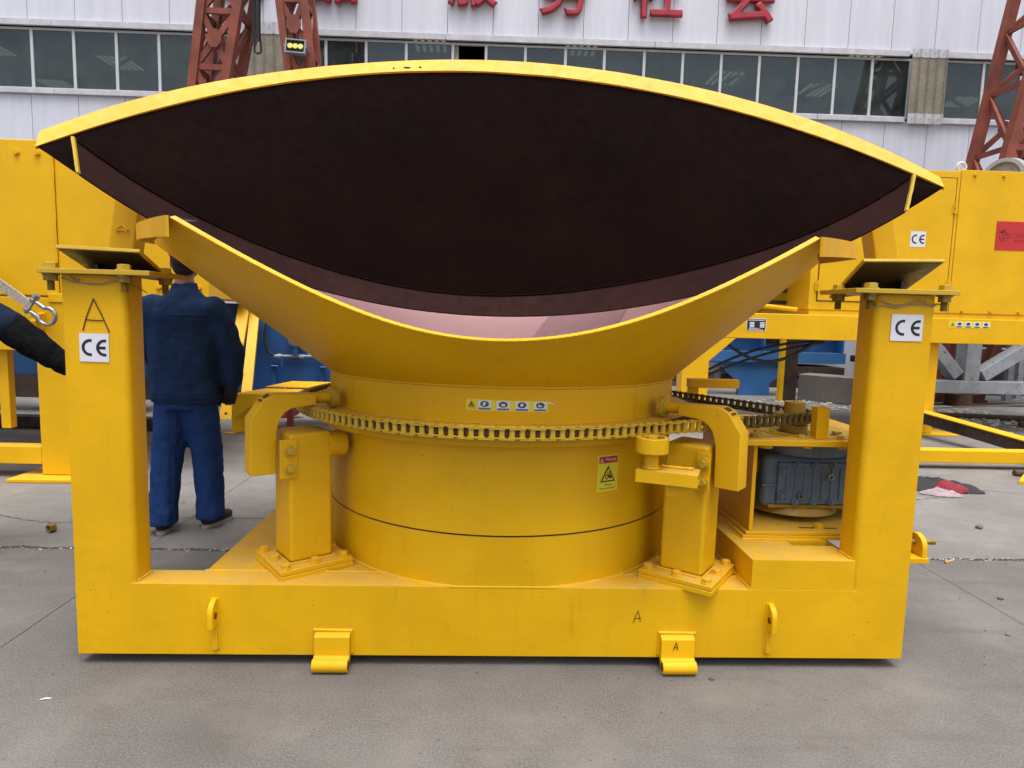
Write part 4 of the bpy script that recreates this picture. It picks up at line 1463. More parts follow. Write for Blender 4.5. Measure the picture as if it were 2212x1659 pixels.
        Ft = Matrix((x_, y_, Vector((0, 0, 1)))).transposed().to_4x4()
        Ft.translation = a_ + Vector((0, 0, 0.818))
        tb = MB()
        L_ = (b_ - a_).length
        tb.box(0, L_, -0.035, 0.085, 0, 0.005, Ft)
        tb.box(0, L_, -0.035, 0.085, 0.043, 0.048, Ft)
        tb.box(0, L_, -0.035, -0.030, 0.005, 0.043, Ft)
        tb.box(0, L_, 0.080, 0.085, 0.005, 0.043, Ft)
        tb.box(0, 0.006, -0.030, 0.080, 0.005, 0.043, Ft)
        obj('carrier_tube', tb, 'yellow', br, smooth=0)
        obj('tube_back', MB().box(L_ - 0.05, L_ - 0.045, -0.030, 0.080, 0.005, 0.043, Ft), 'primer_and_shade', br, smooth=0)
        gs = MB()
        gs.prism([(0, 0), (0.085, 0), (0.085, -0.03), (0.03, -0.052), (0, -0.052)], Matrix(((x_.x, 0, y_.x, a_.x + 0.115 * x_.x), (x_.y, 0, y_.y, a_.y + 0.115 * x_.y), (0, 1, 0, 0.8175), (0, 0, 0, 1))), 0.03)
        obj('tube_gusset', gs, 'yellow', br, bevel=0.002)
        pts = [Ft @ Vector((0.09 + 0.012 * i, 0.05, 0.052 + 0.003 * random.random())) for i in range(11)]
        obj('weld', MB().tube(pts, [0.005 + 0.003 * random.random() for _ in pts], 6), 'yellow', br)
bracket(-0.869, 0.249, radians(214.5), False)
bracket(0.812, 0.150, radians(-40.8), True)
# guard bar at the back right, above the chain
gb = MB()
gb.box(1.135, 1.44, 1.28, 1.34, 1.045, 1.098)
gb.box(1.135, 1.20, 1.2995, 1.3195, 0.96, 1.044)
obj('guard_bar', gb, 'yellow', mach, bevel=0.003)

# ------------------------------------------------------------------ drive unit: mounting box and gear motor
mb_ = obj('motor_box', MB().box(1.122, 1.140, 0.265, 0.95, 0.506, 0.905), 'yellow', mach, bevel=0.002)
obj('back_wall', MB().box(1.141, 1.80, 0.93, 0.948, 0.506, 0.905), 'yellow', mb_, bevel=0.002)
obj('bottom_plate', MB().box(1.108, 1.80, 0.260, 0.97, 0.4885, 0.505), 'yellow', mb_, bevel=0.003)
obj('slide_plate', MB().box(1.092, 1.80, 0.254, 0.98, 0.4705, 0.488), 'yellow', mb_, bevel=0.003)
tp = obj('top_plate', MB().prism([(1.040, 0.245), (1.065, 0.22), (1.80, 0.22), (1.80, 0.99), (1.05, 0.99), (1.04, 0.98)], Matrix.Translation((0, 0, 0.906)), 0.026), 'yellow', mb_, bevel=0.003)
fz = 0.9325
obj('motor_flange', MB().prism([(1.46 + 0.24 * cos(radians(22.5 + 45 * i)), 0.50 + 0.24 * sin(radians(22.5 + 45 * i))) for i in range(8)], Matrix.Translation((0, 0, fz)), 0.004), 'yellow_plate', tp, bevel=0.001)
sl = MB()
for a0d in (-70, 20, 110, 200):
    pts = [Vector((1.46 + 0.155 * cos(radians(a0d + i * 5)), 0.50 + 0.155 * sin(radians(a0d + i * 5)), fz + 0.0047)) for i in range(11)]
    sl.sheet([[p + (p - Vector((1.46, 0.50, p.z))).normalized() * 0.012 for p in pts], [p - (p - Vector((1.46, 0.50, p.z))).normalized() * 0.012 for p in pts]])
obj('adjusting_slot', sl, 'primer_and_shade', tp, smooth=0)
for bx, by in ((1.135, 0.31), (1.345, 0.285), (1.19, 0.40), (1.27, 0.42), (1.56, 0.40), (1.62, 0.33), (1.52, 0.28), (1.40, 0.63), (1.58, 0.60), (1.12, 0.62)):
    place('bolt', BOLT_S, tp, Matrix.Translation((bx, by, fz + 0.0005)) @ Matrix.Rotation(random.random() * 2, 4, 'Z'))
st_ = MB()
for a in ((1.402, 1.407, 0.27, 0.325), (1.452, 1.457, 0.27, 0.325), (1.407, 1.452, 0.27, 0.275), (1.407, 1.452, 0.32, 0.325)):
    st_.box(a[0], a[1], a[2], a[3], fz + 0.001, 1.075)
obj('stop_tube', st_, 'yellow', tp, smooth=0)
for bx in (1.185, 1.38, 1.54):
    place('bolt', BOLT, mb_, Matrix.Translation((bx, 0.295, 0.9055)) @ Matrix.Rotation(pi, 4, 'X'))
obj('clamp_block', MB().cyl((1.185, 0.295, 0.885), (1.185, 0.295, 0.9055), 0.034, 20), 'yellow', mb_, bevel=0.003)
obj('slide_slot', MB().prism([(1.38, 0.312), (1.56, 0.312), (1.56, 0.326), (1.38, 0.326)], Matrix.Translation((0, 0, 0.5052)), 0.0006), 'primer_and_shade', mb_, smooth=0)
place('bolt', BOLT, mb_, Matrix.Translation((1.475, 0.319, 0.506)))

gmn = obj('gear_motor', MB().box(1.205, 1.90, 0.335, 0.78, 0.585, 0.845), 'gear_blue', mach, bevel=0.035, seg=4)
gmn['label'] = 'dusty blue-grey gear motor inside the yellow box'
obj('upper_collar', MB().cyl((1.46, 0.53, 0.84), (1.46, 0.53, 0.9185), 0.235, 48, 0.25), 'gear_blue', gmn, bevel=0.004)
obj('lower_disc', MB().cyl((1.42, 0.52, 0.555), (1.42, 0.52, 0.590), 0.225, 48, 0.20), 'yellow_chain', gmn, bevel=0.006)
obj('sprayed_lip', MB().box(1.235, 1.90, 0.331, 0.336, 0.590, 0.606), 'yellow_chain', gmn, bevel=0.002)
obj('side_band', MB().box(1.198, 1.90, 0.328, 0.79, 0.690, 0.706), 'gear_blue', gmn, bevel=0.006)
cov = obj('cover', MB().box(1.268, 1.70, 0.318, 0.337, 0.612, 0.812), 'gear_blue', gmn, bevel=0.008, seg=3)
for i in range(9):
    x = 1.305 + i * 0.043
    obj('rib', MB().box(x, x + 0.012, 0.312, 0.319, 0.632, 0.790), 'gear_blue', cov, bevel=0.003)
for bx, bz in [(1.285, 0.772), (1.285, 0.655)] + [(1.355 + 0.087 * i, 0.800) for i in range(4)] + [(1.355 + 0.087 * i, 0.625) for i in range(4)]:
    obj('bolt_boss', MB().cyl((bx, 0.319, bz), (bx, 0.306, bz), 0.019, 18), 'gear_blue', cov, bevel=0.002)
    obj('cover_bolt', MB().cyl((bx, 0.3062, bz), (bx, 0.298, bz), 0.011, 6), 'gear_blue', cov, smooth=30)
for bx, bz in ((1.375, 0.655), (1.515, 0.748)):
    obj('oil_plug', MB().cyl((bx, 0.312, bz), (bx, 0.300, bz), 0.016, 20, inner=0.007), 'steel', cov)
obj('rating_plate', MB().box(1.2035, 1.2045, 0.40, 0.46, 0.745, 0.80), 'sticker_yellow', gmn, smooth=0)

gmn.data.transform(Matrix.Translation((0.035, 0.08, -0.018)))
for ch in gmn.children_recursive:
    ch.data.transform(Matrix.Translation((0.035, 0.08, -0.018)))

# ------------------------------------------------------------------ stickers and marks
def ce_sticker(parent, x0, x1, z0, z1, y, tilt=0.0):
    w, h = x1 - x0, z1 - z0
    F = Matrix.Translation(((x0 + x1) / 2, y, (z0 + z1) / 2)) @ Matrix.Rotation(tilt, 4, 'Y')
    st = obj('ce_sticker', MB().box(-w / 2, w / 2, -0.0012, 0, -h / 2, h / 2, F), 'sticker_white', parent, smooth=0)
    r = 0.30 * h
    for k, cx in enumerate((-0.125 * w, 0.365 * w)):
        r_ = 0.30 * h
        tck = 0.10 * h
        inn = arc(cx, 0, r_ - tck, 268, 92, 16)
        out_ = arc(cx, 0, r_, 92, 268, 16)
        pl = [(cx + 0.05 * w, r_)] + out_ + [(cx + 0.05 * w, -r_), (cx + 0.05 * w, -(r_ - tck))] + inn + [(cx + 0.05 * w, r_ - tck)]
        Fk = F @ Matrix(((1, 0, 0, 0), (0, 0, 1, -0.0019), (0, 1, 0, 0), (0, 0, 0, 1)))
        mm = MB().prism(pl, Fk, 0.0006)
        if k == 1:
            mm.prism([(cx - r_ + tck * 0.5, -tck / 2), (cx + 0.03 * w, -tck / 2), (cx + 0.03 * w, tck / 2), (cx - r_ + tck * 0.5, tck / 2)], F @ Matrix(((1, 0, 0, 0), (0, 0, 1, -0.0021), (0, 1, 0, 0), (0, 0, 0, 1))), 0.0006)
        obj('ce_letter', mm, 'ink', st, smooth=0)
    return st
ce_sticker(postL, -1.643, -1.533, 1.228, 1.337, -0.0021, 0.012)
ce_sticker(postR, 1.530, 1.660, 1.388, 1.494, -0.0021, 0.0)

def strokes(name, lines, w, parent, mat='marker'):
    m = MB()
    for pts in lines:
        for a, b in zip(pts[:-1], pts[1:]):
            a, b = Vector(a), Vector(b)
            d = (b - a)
            n = Vector((-d.z, 0, d.x)).normalized() * w / 2
            e = d.normalized() * w * 0.4
            m.hexa([a + n - e, b + n + e, b - n + e, a - n - e], [p + Vector((0, -0.0008, 0)) for p in (a + n - e, b + n + e, b - n + e, a - n - e)])
    obj(name, m, mat, parent, smooth=0)
yy = -0.0023
strokes('marker_letter', [[(-1.628, yy, 1.349), (-1.612, yy, 1.402), (-1.584, yy, 1.468)], [(-1.584, yy, 1.468), (-1.556, yy, 1.41), (-1.529, yy, 1.343)], [(-1.615, yy, 1.389), (-1.588, yy, 1.387), (-1.552, yy, 1.387)]], 0.0042, postL)
for nm, x, z, k, y, par in (('marker_letter', 0.563, 0.195, 1.0, -0.0003, mach), ('marker_letter', 0.722, 0.094, 0.62, -0.0335, hR)):
    strokes(nm, [[(x - 0.014 * k, y, z), (x + 0.004 * k, y, z + 0.052 * k)], [(x + 0.004 * k, y, z + 0.052 * k), (x + 0.012 * k, y, z + 0.025 * k), (x + 0.016 * k, y, z + 0.004 * k)], [(x - 0.010 * k, y, z + 0.018 * k), (x + 0.018 * k, y, z + 0.020 * k)]], 0.0026, par)

# curved stickers
def on_cyl(R, s_, h, lift):
    a = radians(270) + s_ / R
    return Vector(((R + lift) * cos(a), CY + (R + lift) * sin(a), h))
def cyl_patch(mb, R, s0, s1, h0, h1, lift, n=8, tilt=0.0):
    lo = [on_cyl(R, s0 + (s1 - s0) * i / n, h0 + tilt * (s0 + (s1 - s0) * i / n), lift) for i in range(n + 1)]
    hi_ = [on_cyl(R, s0 + (s1 - s0) * i / n, h1 + tilt * (s0 + (s1 - s0) * i / n), lift) for i in range(n + 1)]
    mb.sheet([lo, hi_], 0.0006)
    return mb
def cyl_poly(mb, R, pts, lift):
    mb.add([on_cyl(R, x, z, lift) for x, z in pts], [tuple(range(len(pts)))])
    return mb
def cyl_text(name, body, mat, parent, R, s0, h0, width, height, lift):
    me, w, h = text_mesh(body)
    me = me.copy()
    me.materials.clear()
    me.materials.append(MATS[mat])
    for v in me.vertices:
        v.co = on_cyl(R, s0 + v.co.x / w * width, h0 + v.co.y / h * height, lift)
    place(name, me, parent)
TI = -0.012
stp = obj('safety_sticker', cyl_patch(MB(), 0.8694, -0.160, 0.168, 1.071, 1.116, 0.0012, 24, TI), 'sticker_yellow', neck, smooth=0)
obj('peeling_corner', MB().add([on_cyl(0.8694, 0.168, 1.112, 0.0015), on_cyl(0.8694, 0.168, 1.105, 0.0015), on_cyl(0.8694, 0.205, 1.094, 0.006)], [(0, 1, 2)]), 'sticker_white', stp, smooth=0)
hz = lambda s_: TI * s_
t0 = -0.138
obj('warning_triangle', cyl_poly(MB(), 0.8694, [(t0 - 0.013, 1.086 + hz(t0)), (t0 + 0.013, 1.086 + hz(t0)), (t0, 1.110 + hz(t0))], 0.0026), 'ink', stp, smooth=0)
obj('warning_triangle', cyl_poly(MB(), 0.8694, [(t0 - 0.010, 1.0875 + hz(t0)), (t0 + 0.010, 1.0875 + hz(t0)), (t0, 1.107 + hz(t0))], 0.0032), 'sticker_orange', stp, smooth=0)
obj('exclamation', cyl_patch(MB(), 0.8694, t0 - 0.001, t0 + 0.001, 1.0905 + hz(t0), 1.101 + hz(t0), 0.0036, 1), 'ink', stp, smooth=0)
cyl_text('caption', 'Warning', 'sticker_orange', stp, 0.8694, t0 - 0.016, 1.0765 + hz(t0), 0.032, 0.0075, 0.0026)
for i, cap in enumerate(('Wear protective gloves', 'Do not enter', 'Wear ear and eye protection', 'Read manual carefully')):
    c = -0.086 + i * 0.0735
    obj('pictogram', cyl_patch(MB(), 0.8694, c - 0.0265, c + 0.0265, 1.0745 + hz(c), 1.1125 + hz(c), 0.0022, 3), 'sticker_white', stp, smooth=0)
    disc = [(c + 0.0175 * cos(2 * pi * k / 20), 1.0985 + hz(c) + 0.0118 * sin(2 * pi * k / 20)) for k in range(20)]
    obj('pictogram_disc', cyl_poly(MB(), 0.8694, disc, 0.0030), 'sticker_blue', stp, smooth=0)
    fig = {0: [(-.007, -.006), (.002, -.006), (.003, .002), (.008, .003), (.006, .007), (-.007, .005)], 1: [(-.008, -.001), (-.005, -.007), (.005, -.007), (.008, -.001), (.008, .003), (-.008, .003)],
           2: [(-.008, -.004), (.0, -.006), (.007, -.001), (.005, .006), (-.004, .006)], 3: [(-.009, -.005), (.0, -.007), (.009, -.002), (.004, .001), (-.001, -.002), (-.004, .006), (-.008, .002)]}[i]
    obj('pictogram_figure', cyl_poly(MB(), 0.8694, [(c + x, 1.0985 + hz(c) + z) for x, z in fig], 0.0036), 'sticker_white', stp, smooth=0)
    obj('pictogram_bar', cyl_patch(MB(), 0.8694, c - 0.024, c + 0.024, 1.0762 + hz(c), 1.0832 + hz(c), 0.0028, 3), 'sticker_blue', stp, smooth=0)
    cyl_text('caption', cap, 'sticker_white', stp, 0.8694, c - 0.021, 1.0778 + hz(c), 0.042, 0.0036, 0.0034)
Rr = R_DRUM
drum_o = [o for o in mach.children if o.name.startswith('drum')][0]
s0_, s1_ = radians(26.4) * Rr, radians(33.8) * Rr
h0_, h1_ = 0.7255, 0.882
ws = obj('warning_sticker', cyl_patch(MB(), Rr, s0_, s1_, h0_, h1_, 0.0012, 8), 'sticker_yellow', drum_o, smooth=0)
obj('red_header', cyl_patch(MB(), Rr, s0_ + 0.008, s1_ - 0.006, h1_ - 0.036, h1_ - 0.008, 0.0022, 6), 'sticker_red', ws, smooth=0)
sm = (s0_ + s1_) / 2
obj('header_triangle', cyl_poly(MB(), Rr, [(s0_ + 0.012, h1_ - 0.032), (s0_ + 0.030, h1_ - 0.032), (s0_ + 0.021, h1_ - 0.014)], 0.0030), 'sticker_white', ws, smooth=0)
obj('header_triangle', cyl_poly(MB(), Rr, [(s0_ + 0.0155, h1_ - 0.030), (s0_ + 0.0265, h1_ - 0.030), (s0_ + 0.021, h1_ - 0.0185)], 0.0036), 'sticker_red', ws, smooth=0)
cyl_text('caption', 'Warning', 'sticker_white', ws, Rr, s0_ + 0.040, h1_ - 0.029, 0.056, 0.015, 0.0030)
zc_ = 0.800
obj('hazard_triangle', cyl_poly(MB(), Rr, [(sm - 0.040, zc_ - 0.034), (sm + 0.040, zc_ - 0.034), (sm, zc_ + 0.036)], 0.0022), 'ink', ws, smooth=0)
obj('hazard_triangle', cyl_poly(MB(), Rr, [(sm - 0.030, zc_ - 0.028), (sm + 0.030, zc_ - 0.028), (sm, zc_ + 0.024)], 0.0030), 'sticker_yellow', ws, smooth=0)
for dx, dz, rr_ in ((-0.006, -0.013, 0.010), (0.003, 0.002, 0.008)):
    mm = MB()
    ring_o = [(sm + dx + rr_ * cos(2 * pi * k / 16), zc_ + dz + rr_ * sin(2 * pi * k / 16)) for k in range(16)]
    ring_i = [(sm + dx + rr_ * .55 * cos(2 * pi * k / 16), zc_ + dz + rr_ * .55 * sin(2 * pi * k / 16)) for k in range(16)]
    mm.add([on_cyl(Rr, x, z, 0.0036) for x, z in ring_o + ring_i], [(k, (k + 1) % 16, 16 + (k + 1) % 16, 16 + k) for k in range(16)])
    obj('gear_symbol', mm, 'ink', ws, smooth=0)
obj('hand_symbol', cyl_poly(MB(), Rr, [(sm + 0.002, zc_ - 0.008), (sm + 0.012, zc_ - 0.004), (sm + 0.020, zc_ - 0.014), (sm + 0.019, zc_ - 0.021), (sm + 0.008, zc_ - 0.019)], 0.0036), 'ink', ws, smooth=0)
cyl_text('caption', 'Warning!', 'ink', ws, Rr, sm - 0.019, h0_ + 0.023, 0.038, 0.009, 0.0024)
cyl_text('caption', 'Mechanical injury', 'ink', ws, Rr, sm - 0.041, h0_ + 0.008, 0.082, 0.009, 0.0024)

# ------------------------------------------------------------------ yellow machine at the left
lm = thing('yellow_machine', 'tall yellow sheet-metal machine body on legs at the left edge', 'machine', (-4.5, 3.5, 0))
obj('body_panel', MB().box(-7.5, -3.556, 2.86, 5.2, 1.505, 2.722), 'yellow_bg', lm, bevel=0.008)
obj('body_panel', MB().box(-3.548, -2.36, 2.875, 5.2, 1.52, 2.718), 'yellow_bg', lm, bevel=0.006)
obj('weld_seam', MB().tube([(-3.552, 2.866 + 0.004 * noise.noise(Vector((0, 0, z * 9))), z) for z in [1.52 + i * 0.06 for i in range(20)]], [0.006 + 0.003 * random.random() for _ in range(20)], 6), 'yellow_bg', lm)
obj('bottom_rail', MB().box(-7.5, -3.49, 2.85, 3.05, 1.06, 1.490), 'yellow_bg', lm, bevel=0.006)
obj('bottom_rail', MB().box(-3.488, -2.40, 2.90, 3.05, 1.40, 1.505), 'yellow_bg', lm, bevel=0.006)
obj('rail_lip', MB().box(-3.62, -3.488, 2.838, 2.849, 1.455, 1.525), 'yellow_bg', lm, bevel=0.004)
legp = obj('leg', MB().box(-3.745, -3.492, 2.852, 3.10, 0.030, 1.058), 'yellow_bg', lm, bevel=0.012, seg=3)
obj('foot_plate', MB().box(-3.93, -3.30, 2.70, 3.30, 0.002, 0.028), 'yellow_bg', legp, bevel=0.003)
obj('leg', MB().box(-6.9, -6.65, 2.852, 3.10, 0.030, 1.058), 'yellow_bg', lm, bevel=0.012)
obj('low_beam', MB().box(-6.64, -3.747, 2.86, 3.0, 0.118, 0.266), 'yellow_bg', lm, bevel=0.006)
obj('thin_post', MB().box(-4.12, -4.045, 2.95, 3.02, 0.40, 1.058), 'yellow_bg', lm, smooth=0)
lug_ = [(0, 0), (0.075, 0.0)] + [(0.0375 + 0.0375 * cos(radians(a)), 0.085 + 0.0375 * sin(radians(a))) for a in range(0, 181, 20)]
obj('lifting_lug', MB().prism([(0.0, -0.07), (0.10, -0.05), (0.12, 0.0), (0.10, 0.05), (0.0, 0.07)], Matrix(((0, 0, 1, -3.70), (-1, 0, 0, 2.849), (0, 1, 0, 1.30), (0, 0, 0, 1))), 0.045), 'yellow_clean', lm, bevel=0.004)
for y, z0, z1 in ((4.9, 0.0, 0.10), (4.3, 0.12, 0.2)):
    pass
for k in range(7):
    place('bolt', BOLT, lm, along((-3.40 + k * 0.16, 2.874, 1.60), (0, -1, 0)))
for k in range(4):
    place('bolt', BOLT, lm, along((-3.66 - 0.16 * k, 2.859, 2.62), (0, -1, 0)))
obj('rear_rail', MB().box(-7.5, -3.3, 5.02, 5.2, 0.02, 0.14), 'rust_and_shade', lm, smooth=0)
obj('rear_leg', MB().box(-3.75, -3.5, 4.9, 5.15, 0.15, 1.5), 'yellow_bg', lm, smooth=0)

bb = tag(obj('blue_beam', MB().box(-9.5, -4.6, 6.2, 6.7, 0.50, 0.95), 'blue_machine', bevel=0.01), 'blue steel beam seen under the left yellow machine', 'beam')
bk_ = MB().box(-9, -4.9, 7.6, 7.9, 0.0, 0.42)
tag(obj('rusty_channel', bk_, 'rust_and_shade', smooth=0), 'dark rusty channel lying behind the left yellow machine', 'channel')
for sx in (-9.2, -5.2):
    obj('beam_leg', MB().box(sx, sx + 0.3, 6.3, 6.6, 0.0, 0.498), 'blue_machine', bb, smooth=0)

# shackle and sling
sh = thing('shackle', 'steel bow shackle hooked on the yellow lug at left', 'shackle', (-3.60, 2.72, 1.30))
c = Vector((-3.595, 2.74, 1.36))
dx_ = Vector((0.82, 0, -0.57)).normalized()       # direction of pull reversed
dz_ = Vector((0.57, 0, 0.82)).normalized()
pts = []
for a in range(-140, 141, 14):
    pts.append(c + dx_ * (0.030 + 0.066 * cos(radians(a))) + dz_ * (0.066 * sin(radians(a))))
pts = [c + dx_ * -0.115 - dz_ * 0.046] + pts + [c + dx_ * -0.115 + dz_ * 0.046]
obj('bow', MB().tube(pts, 0.0165, 14), 'steel', sh)
obj('pin', MB().cyl(c + dx_ * -0.118 - dz_ * 0.075, c + dx_ * -0.118 + dz_ * 0.085, 0.015, 14), 'steel', sh)
obj('pin_nut', MB().cyl(c + dx_ * -0.118 + dz_ * 0.062, c + dx_ * -0.118 + dz_ * 0.098, 0.027, 6), 'steel', sh)
for q in (-0.046, 0.046):
    obj('eye', MB().cyl(c + dx_ * -0.118 + dz_ * (q - 0.014), c + dx_ * -0.118 + dz_ * (q + 0.014), 0.030, 18), 'steel', sh, bevel=0.004)
e0 = c + dx_ * -0.10
rows = []
for k in range(2):
    rows.append([e0 - dx_ * t + dz_ * ((k - 0.5) * (0.062 + 0.02 * min(1, t * 2))) + Vector((0, 0.012 * sin(t * 9), 0.0)) for t in [i * 0.08 for i in range(20)]])
sl_ = tag(obj('lifting_sling', MB().sheet(rows, 0.022), 'strap', smooth=30), 'frayed grey webbing sling pulled tight on the shackle', 'sling')

# ------------------------------------------------------------------ yellow machine at the right
YR = 5.7
rm = thing('yellow_machine', 'yellow machine with a cabinet, door and red sign at the right edge', 'machine', (6, 6.3, 0))
cabL, cabT, cabB = 4.02, 3.415, 1.625
obj('cabinet', MB().box(5.877, 9.5, YR, 7.6, cabB, cabT + 0.02), 'yellow_bg', rm, bevel=0.006)
obj('cabinet', MB().box(cabL, 5.869, YR, 7.6, cabB, cabT), 'yellow_bg', rm, bevel=0.006)
dr = obj('cabinet_door', MB().box(4.13, 5.815, YR - 0.012, YR - 0.001, 1.745, 3.32), 'yellow_bg', rm, bevel=0.004)
gp = MB()
for a in ((4.118, 4.128, 1.735, 3.33), (5.817, 5.828, 1.735, 3.33), (4.118, 5.828, 1.733, 1.743), (4.118, 5.828, 3.322, 3.332)):
    gp.box(a[0], a[1], YR - 0.004, YR - 0.0005, a[2], a[3])
obj('door_gap', gp, 'primer_and_shade', dr, smooth=0)
for hx, hz_ in ((5.822, 2.95), (5.822, 1.98), (4.12, 1.93)):
    hm = MB().cyl((hx, YR - 0.022, hz_ - 0.07), (hx, YR - 0.022, hz_ - 0.004), 0.016, 12)
    hm.cyl((hx, YR - 0.022, hz_ + 0.004), (hx, YR - 0.022, hz_ + 0.07), 0.016, 12)
    hm.box(hx - 0.035, hx + 0.035, YR - 0.018, YR - 0.0125, hz_ - 0.06, hz_ + 0.06)
    obj('hinge', hm, 'yellow_bg', dr)
for zz in (2.35, 2.62):
    obj('door_latch', MB().box(4.22, 4.26, YR - 0.03, YR - 0.0125, zz, zz + 0.10), 'galvanised', dr, bevel=0.004)
for k in range(9):
    for zz in (1.66, cabT - 0.04):
        place('bolt', BOLT, rm, along((6.05 + k * 0.38, YR - 0.001, zz), (0, -1, 0)))
eye = MB().tube([(5.97 + 0.055 * cos(a), 5.85, cabT + 0.085 + 0.055 * sin(a)) for a in [2 * pi * i / 24 for i in range(24)]], 0.020, 10, closed=True)
eye.cyl((5.97, 5.85, cabT + 0.02), (5.97, 5.85, cabT + 0.04), 0.045, 16)
obj('lifting_eye', eye, 'trim_white', rm)
ce_sticker(dr, 5.275, 5.475, 2.455, 2.650, YR - 0.0125)
sg_ = obj('red_sign', MB().box(6.40, 8.35, YR - 0.006, YR - 0.0006, 2.450, 2.812), 'sign_red', rm, smooth=0)
# emblem and name printed on the red sign
lg = MB()
Fs = Matrix(((1, 0, 0, 6.505), (0, 0, 1, YR - 0.0072), (0, 1, 0, 2.62), (0, 0, 0, 1))) @ Matrix.Diagonal((0.62, 0.62, 1, 1))
o_ = arc(0, 0, 0.105, -20, 120, 16)
i_ = arc(-0.008, -0.008, 0.078, 120, -20, 16)
lg.prism(o_ + i_, Fs, 0.001)
o_ = arc(0, 0, 0.105, 170, 320, 16)
i_ = arc(0.008, 0.006, 0.090, 320, 170, 16)
lg.prism(o_ + i_, Fs, 0.001)
lg.prism([(-0.05, 0.13), (-0.01, 0.10), (0.03, 0.135), (-0.04, 0.075), (-0.10, 0.06), (-0.13, 0.09)], Fs, 0.001)
lg.prism([(-0.045, 0.045), (0.055, 0.045), (-0.002, -0.03), (0.045, -0.03), (0.045, -0.055), (-0.055, -0.055), (0.005, 0.022), (-0.045, 0.022)], Fs, 0.001)
obj('emblem', lg, 'sign_dark_red', sg_, smooth=0)
lettering('sign_lettering', 'LONGZE', 'sign_dark_red', sg_, (6.582, YR - 0.0072, 2.605), (1, 0, 0), (0, 0, 1), width=0.36, height=0.062)
lettering('sign_lettering', '\u9f99\u6cfd\u673a\u68b0', 'sign_dark_red', sg_, (6.64, YR - 0.0072, 2.555), (1, 0, 0), (0, 0, 1), width=0.24, height=0.034)
bm_ = obj('main_beam', MB().box(2.45, 9.5, YR - 0.03, 6.1, 1.235, 1.560), 'yellow_bg', rm, bevel=0.010)
obj('cabinet_sill', MB().box(cabL + 0.02, 9.5, YR + 0.01, 7.5, 1.561, 1.623), 'yellow_bg', rm, smooth=0)
obj('front_leg', MB().prism([(2.42, 0.03), (2.765, 0.03), (2.765, 0.93), (3.10, 1.234), (2.42, 1.234)], Matrix(((1, 0, 0, 0), (0, 0, 1, YR - 0.028), (0, 1, 0, 0), (0, 0, 0, 1))), 0.22), 'yellow_bg', rm, bevel=0.006)
lg2 = obj('leg', MB().box(5.565, 5.875, 5.80, 6.08, 0.03, 1.234), 'yellow_bg', rm, bevel=0.012, seg=3)
obj('foot_plate', MB().box(5.40, 6.20, 5.72, 6.45, 0.002, 0.028), 'yellow_bg', lg2, bevel=0.003)
obj('leg', MB().box(8.3, 8.6, 5.80, 6.08, 0.03, 1.234), 'yellow_bg', rm, bevel=0.012)
obj('low_beam', MB().box(3.6, 9.0, 3.80, 3.95, 0.065, 0.195), 'yellow_bg', rm, bevel=0.008)
ob1 = MB()
a, b = Vector((5.62, 5.85, 0.0)), Vector((5.80, 3.96, 0.0))
ob1.hexa([a + Vector((0, 0, 0.19)), a + Vector((0.14, 0, 0.19)), b + Vector((0.14, 0, 0.08)), b + Vector((0, 0, 0.08))], [a + Vector((0, 0, 0.33)), a + Vector((0.14, 0, 0.33)), b + Vector((0.14, 0, 0.22)), b + Vector((0, 0, 0.22))])
obj('skid_beam', ob1, 'rust_and_shade', rm, smooth=0)
obj('skid_flange', MB().hexa([a + Vector((-.02, 0, 0.331)), a + Vector((0.16, 0, 0.331)), b + Vector((0.16, 0, 0.221)), b + Vector((-.02, 0, 0.221))], [a + Vector((-.02, 0, 0.343)), a + Vector((0.16, 0, 0.343)), b + Vector((0.16, 0, 0.233)), b + Vector((-.02, 0, 0.233))]), 'yellow_bg', rm, smooth=0)
# open bay left of the cabinet, with rails in the dark
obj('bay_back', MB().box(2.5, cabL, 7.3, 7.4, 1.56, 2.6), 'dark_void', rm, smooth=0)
obj('bay_roof', MB().box(2.5, cabL - 0.002, 5.75, 7.4, 2.6, 2.66), 'yellow_bg', rm, smooth=0)
obj('bay_post', MB().box(2.5, 2.62, 5.75, 5.87, 1.561, 2.6), 'yellow_bg', rm, smooth=0)
for z in (1.70, 1.86):
    obj('bay_rail', MB().box(2.63, cabL - 0.01, 6.3, 6.36, z, z + 0.05), 'rust_and_shade', rm, smooth=0)
obj('hydraulic_rod', MB().cyl((2.7, 5.78, 1.72), (3.92, 5.80, 1.62), 0.03, 14), 'yellow_bg', rm)
npx = obj('name_plate', MB().box(3.22, 3.475, YR - 0.0335, YR - 0.0305, 1.335, 1.492), 'sticker_white', bm_, smooth=0)
obj('plate_field', MB().box(3.228, 3.467, YR - 0.0345, YR - 0.0337, 1.342, 1.485), 'plate_black', npx, smooth=0)
for i in range(4):
    for xx in (3.262, 3.395):
        obj('plate_row', MB().box(xx, xx + 0.060, YR - 0.0352, YR - 0.0346, 1.378 + i * 0.018, 1.391 + i * 0.018), 'sticker_white', npx, smooth=0)
tx = MB()
for i in range(11):
    tx.box(3.245 + i * 0.019, 3.257 + i * 0.019, YR - 0.0352, YR - 0.0346, 1.462, 1.477)
for i in range(3):
    tx.box(3.25, 3.44 - 0.03 * i, YR - 0.0352, YR - 0.0346, 1.347 + i * 0.009, 1.351 + i * 0.009)
obj('plate_print', tx, 'sticker_white', npx, smooth=0)
s2 = obj('safety_sticker', MB().box(5.875, 6.435, YR - 0.0322, YR - 0.0302, 1.440, 1.527), 'sticker_yellow', bm_, smooth=0)
Fq = Matrix(((1, 0, 0, 0), (0, 0, 1, YR - 0.0334), (0, 1, 0, 0), (0, 0, 0, 1)))
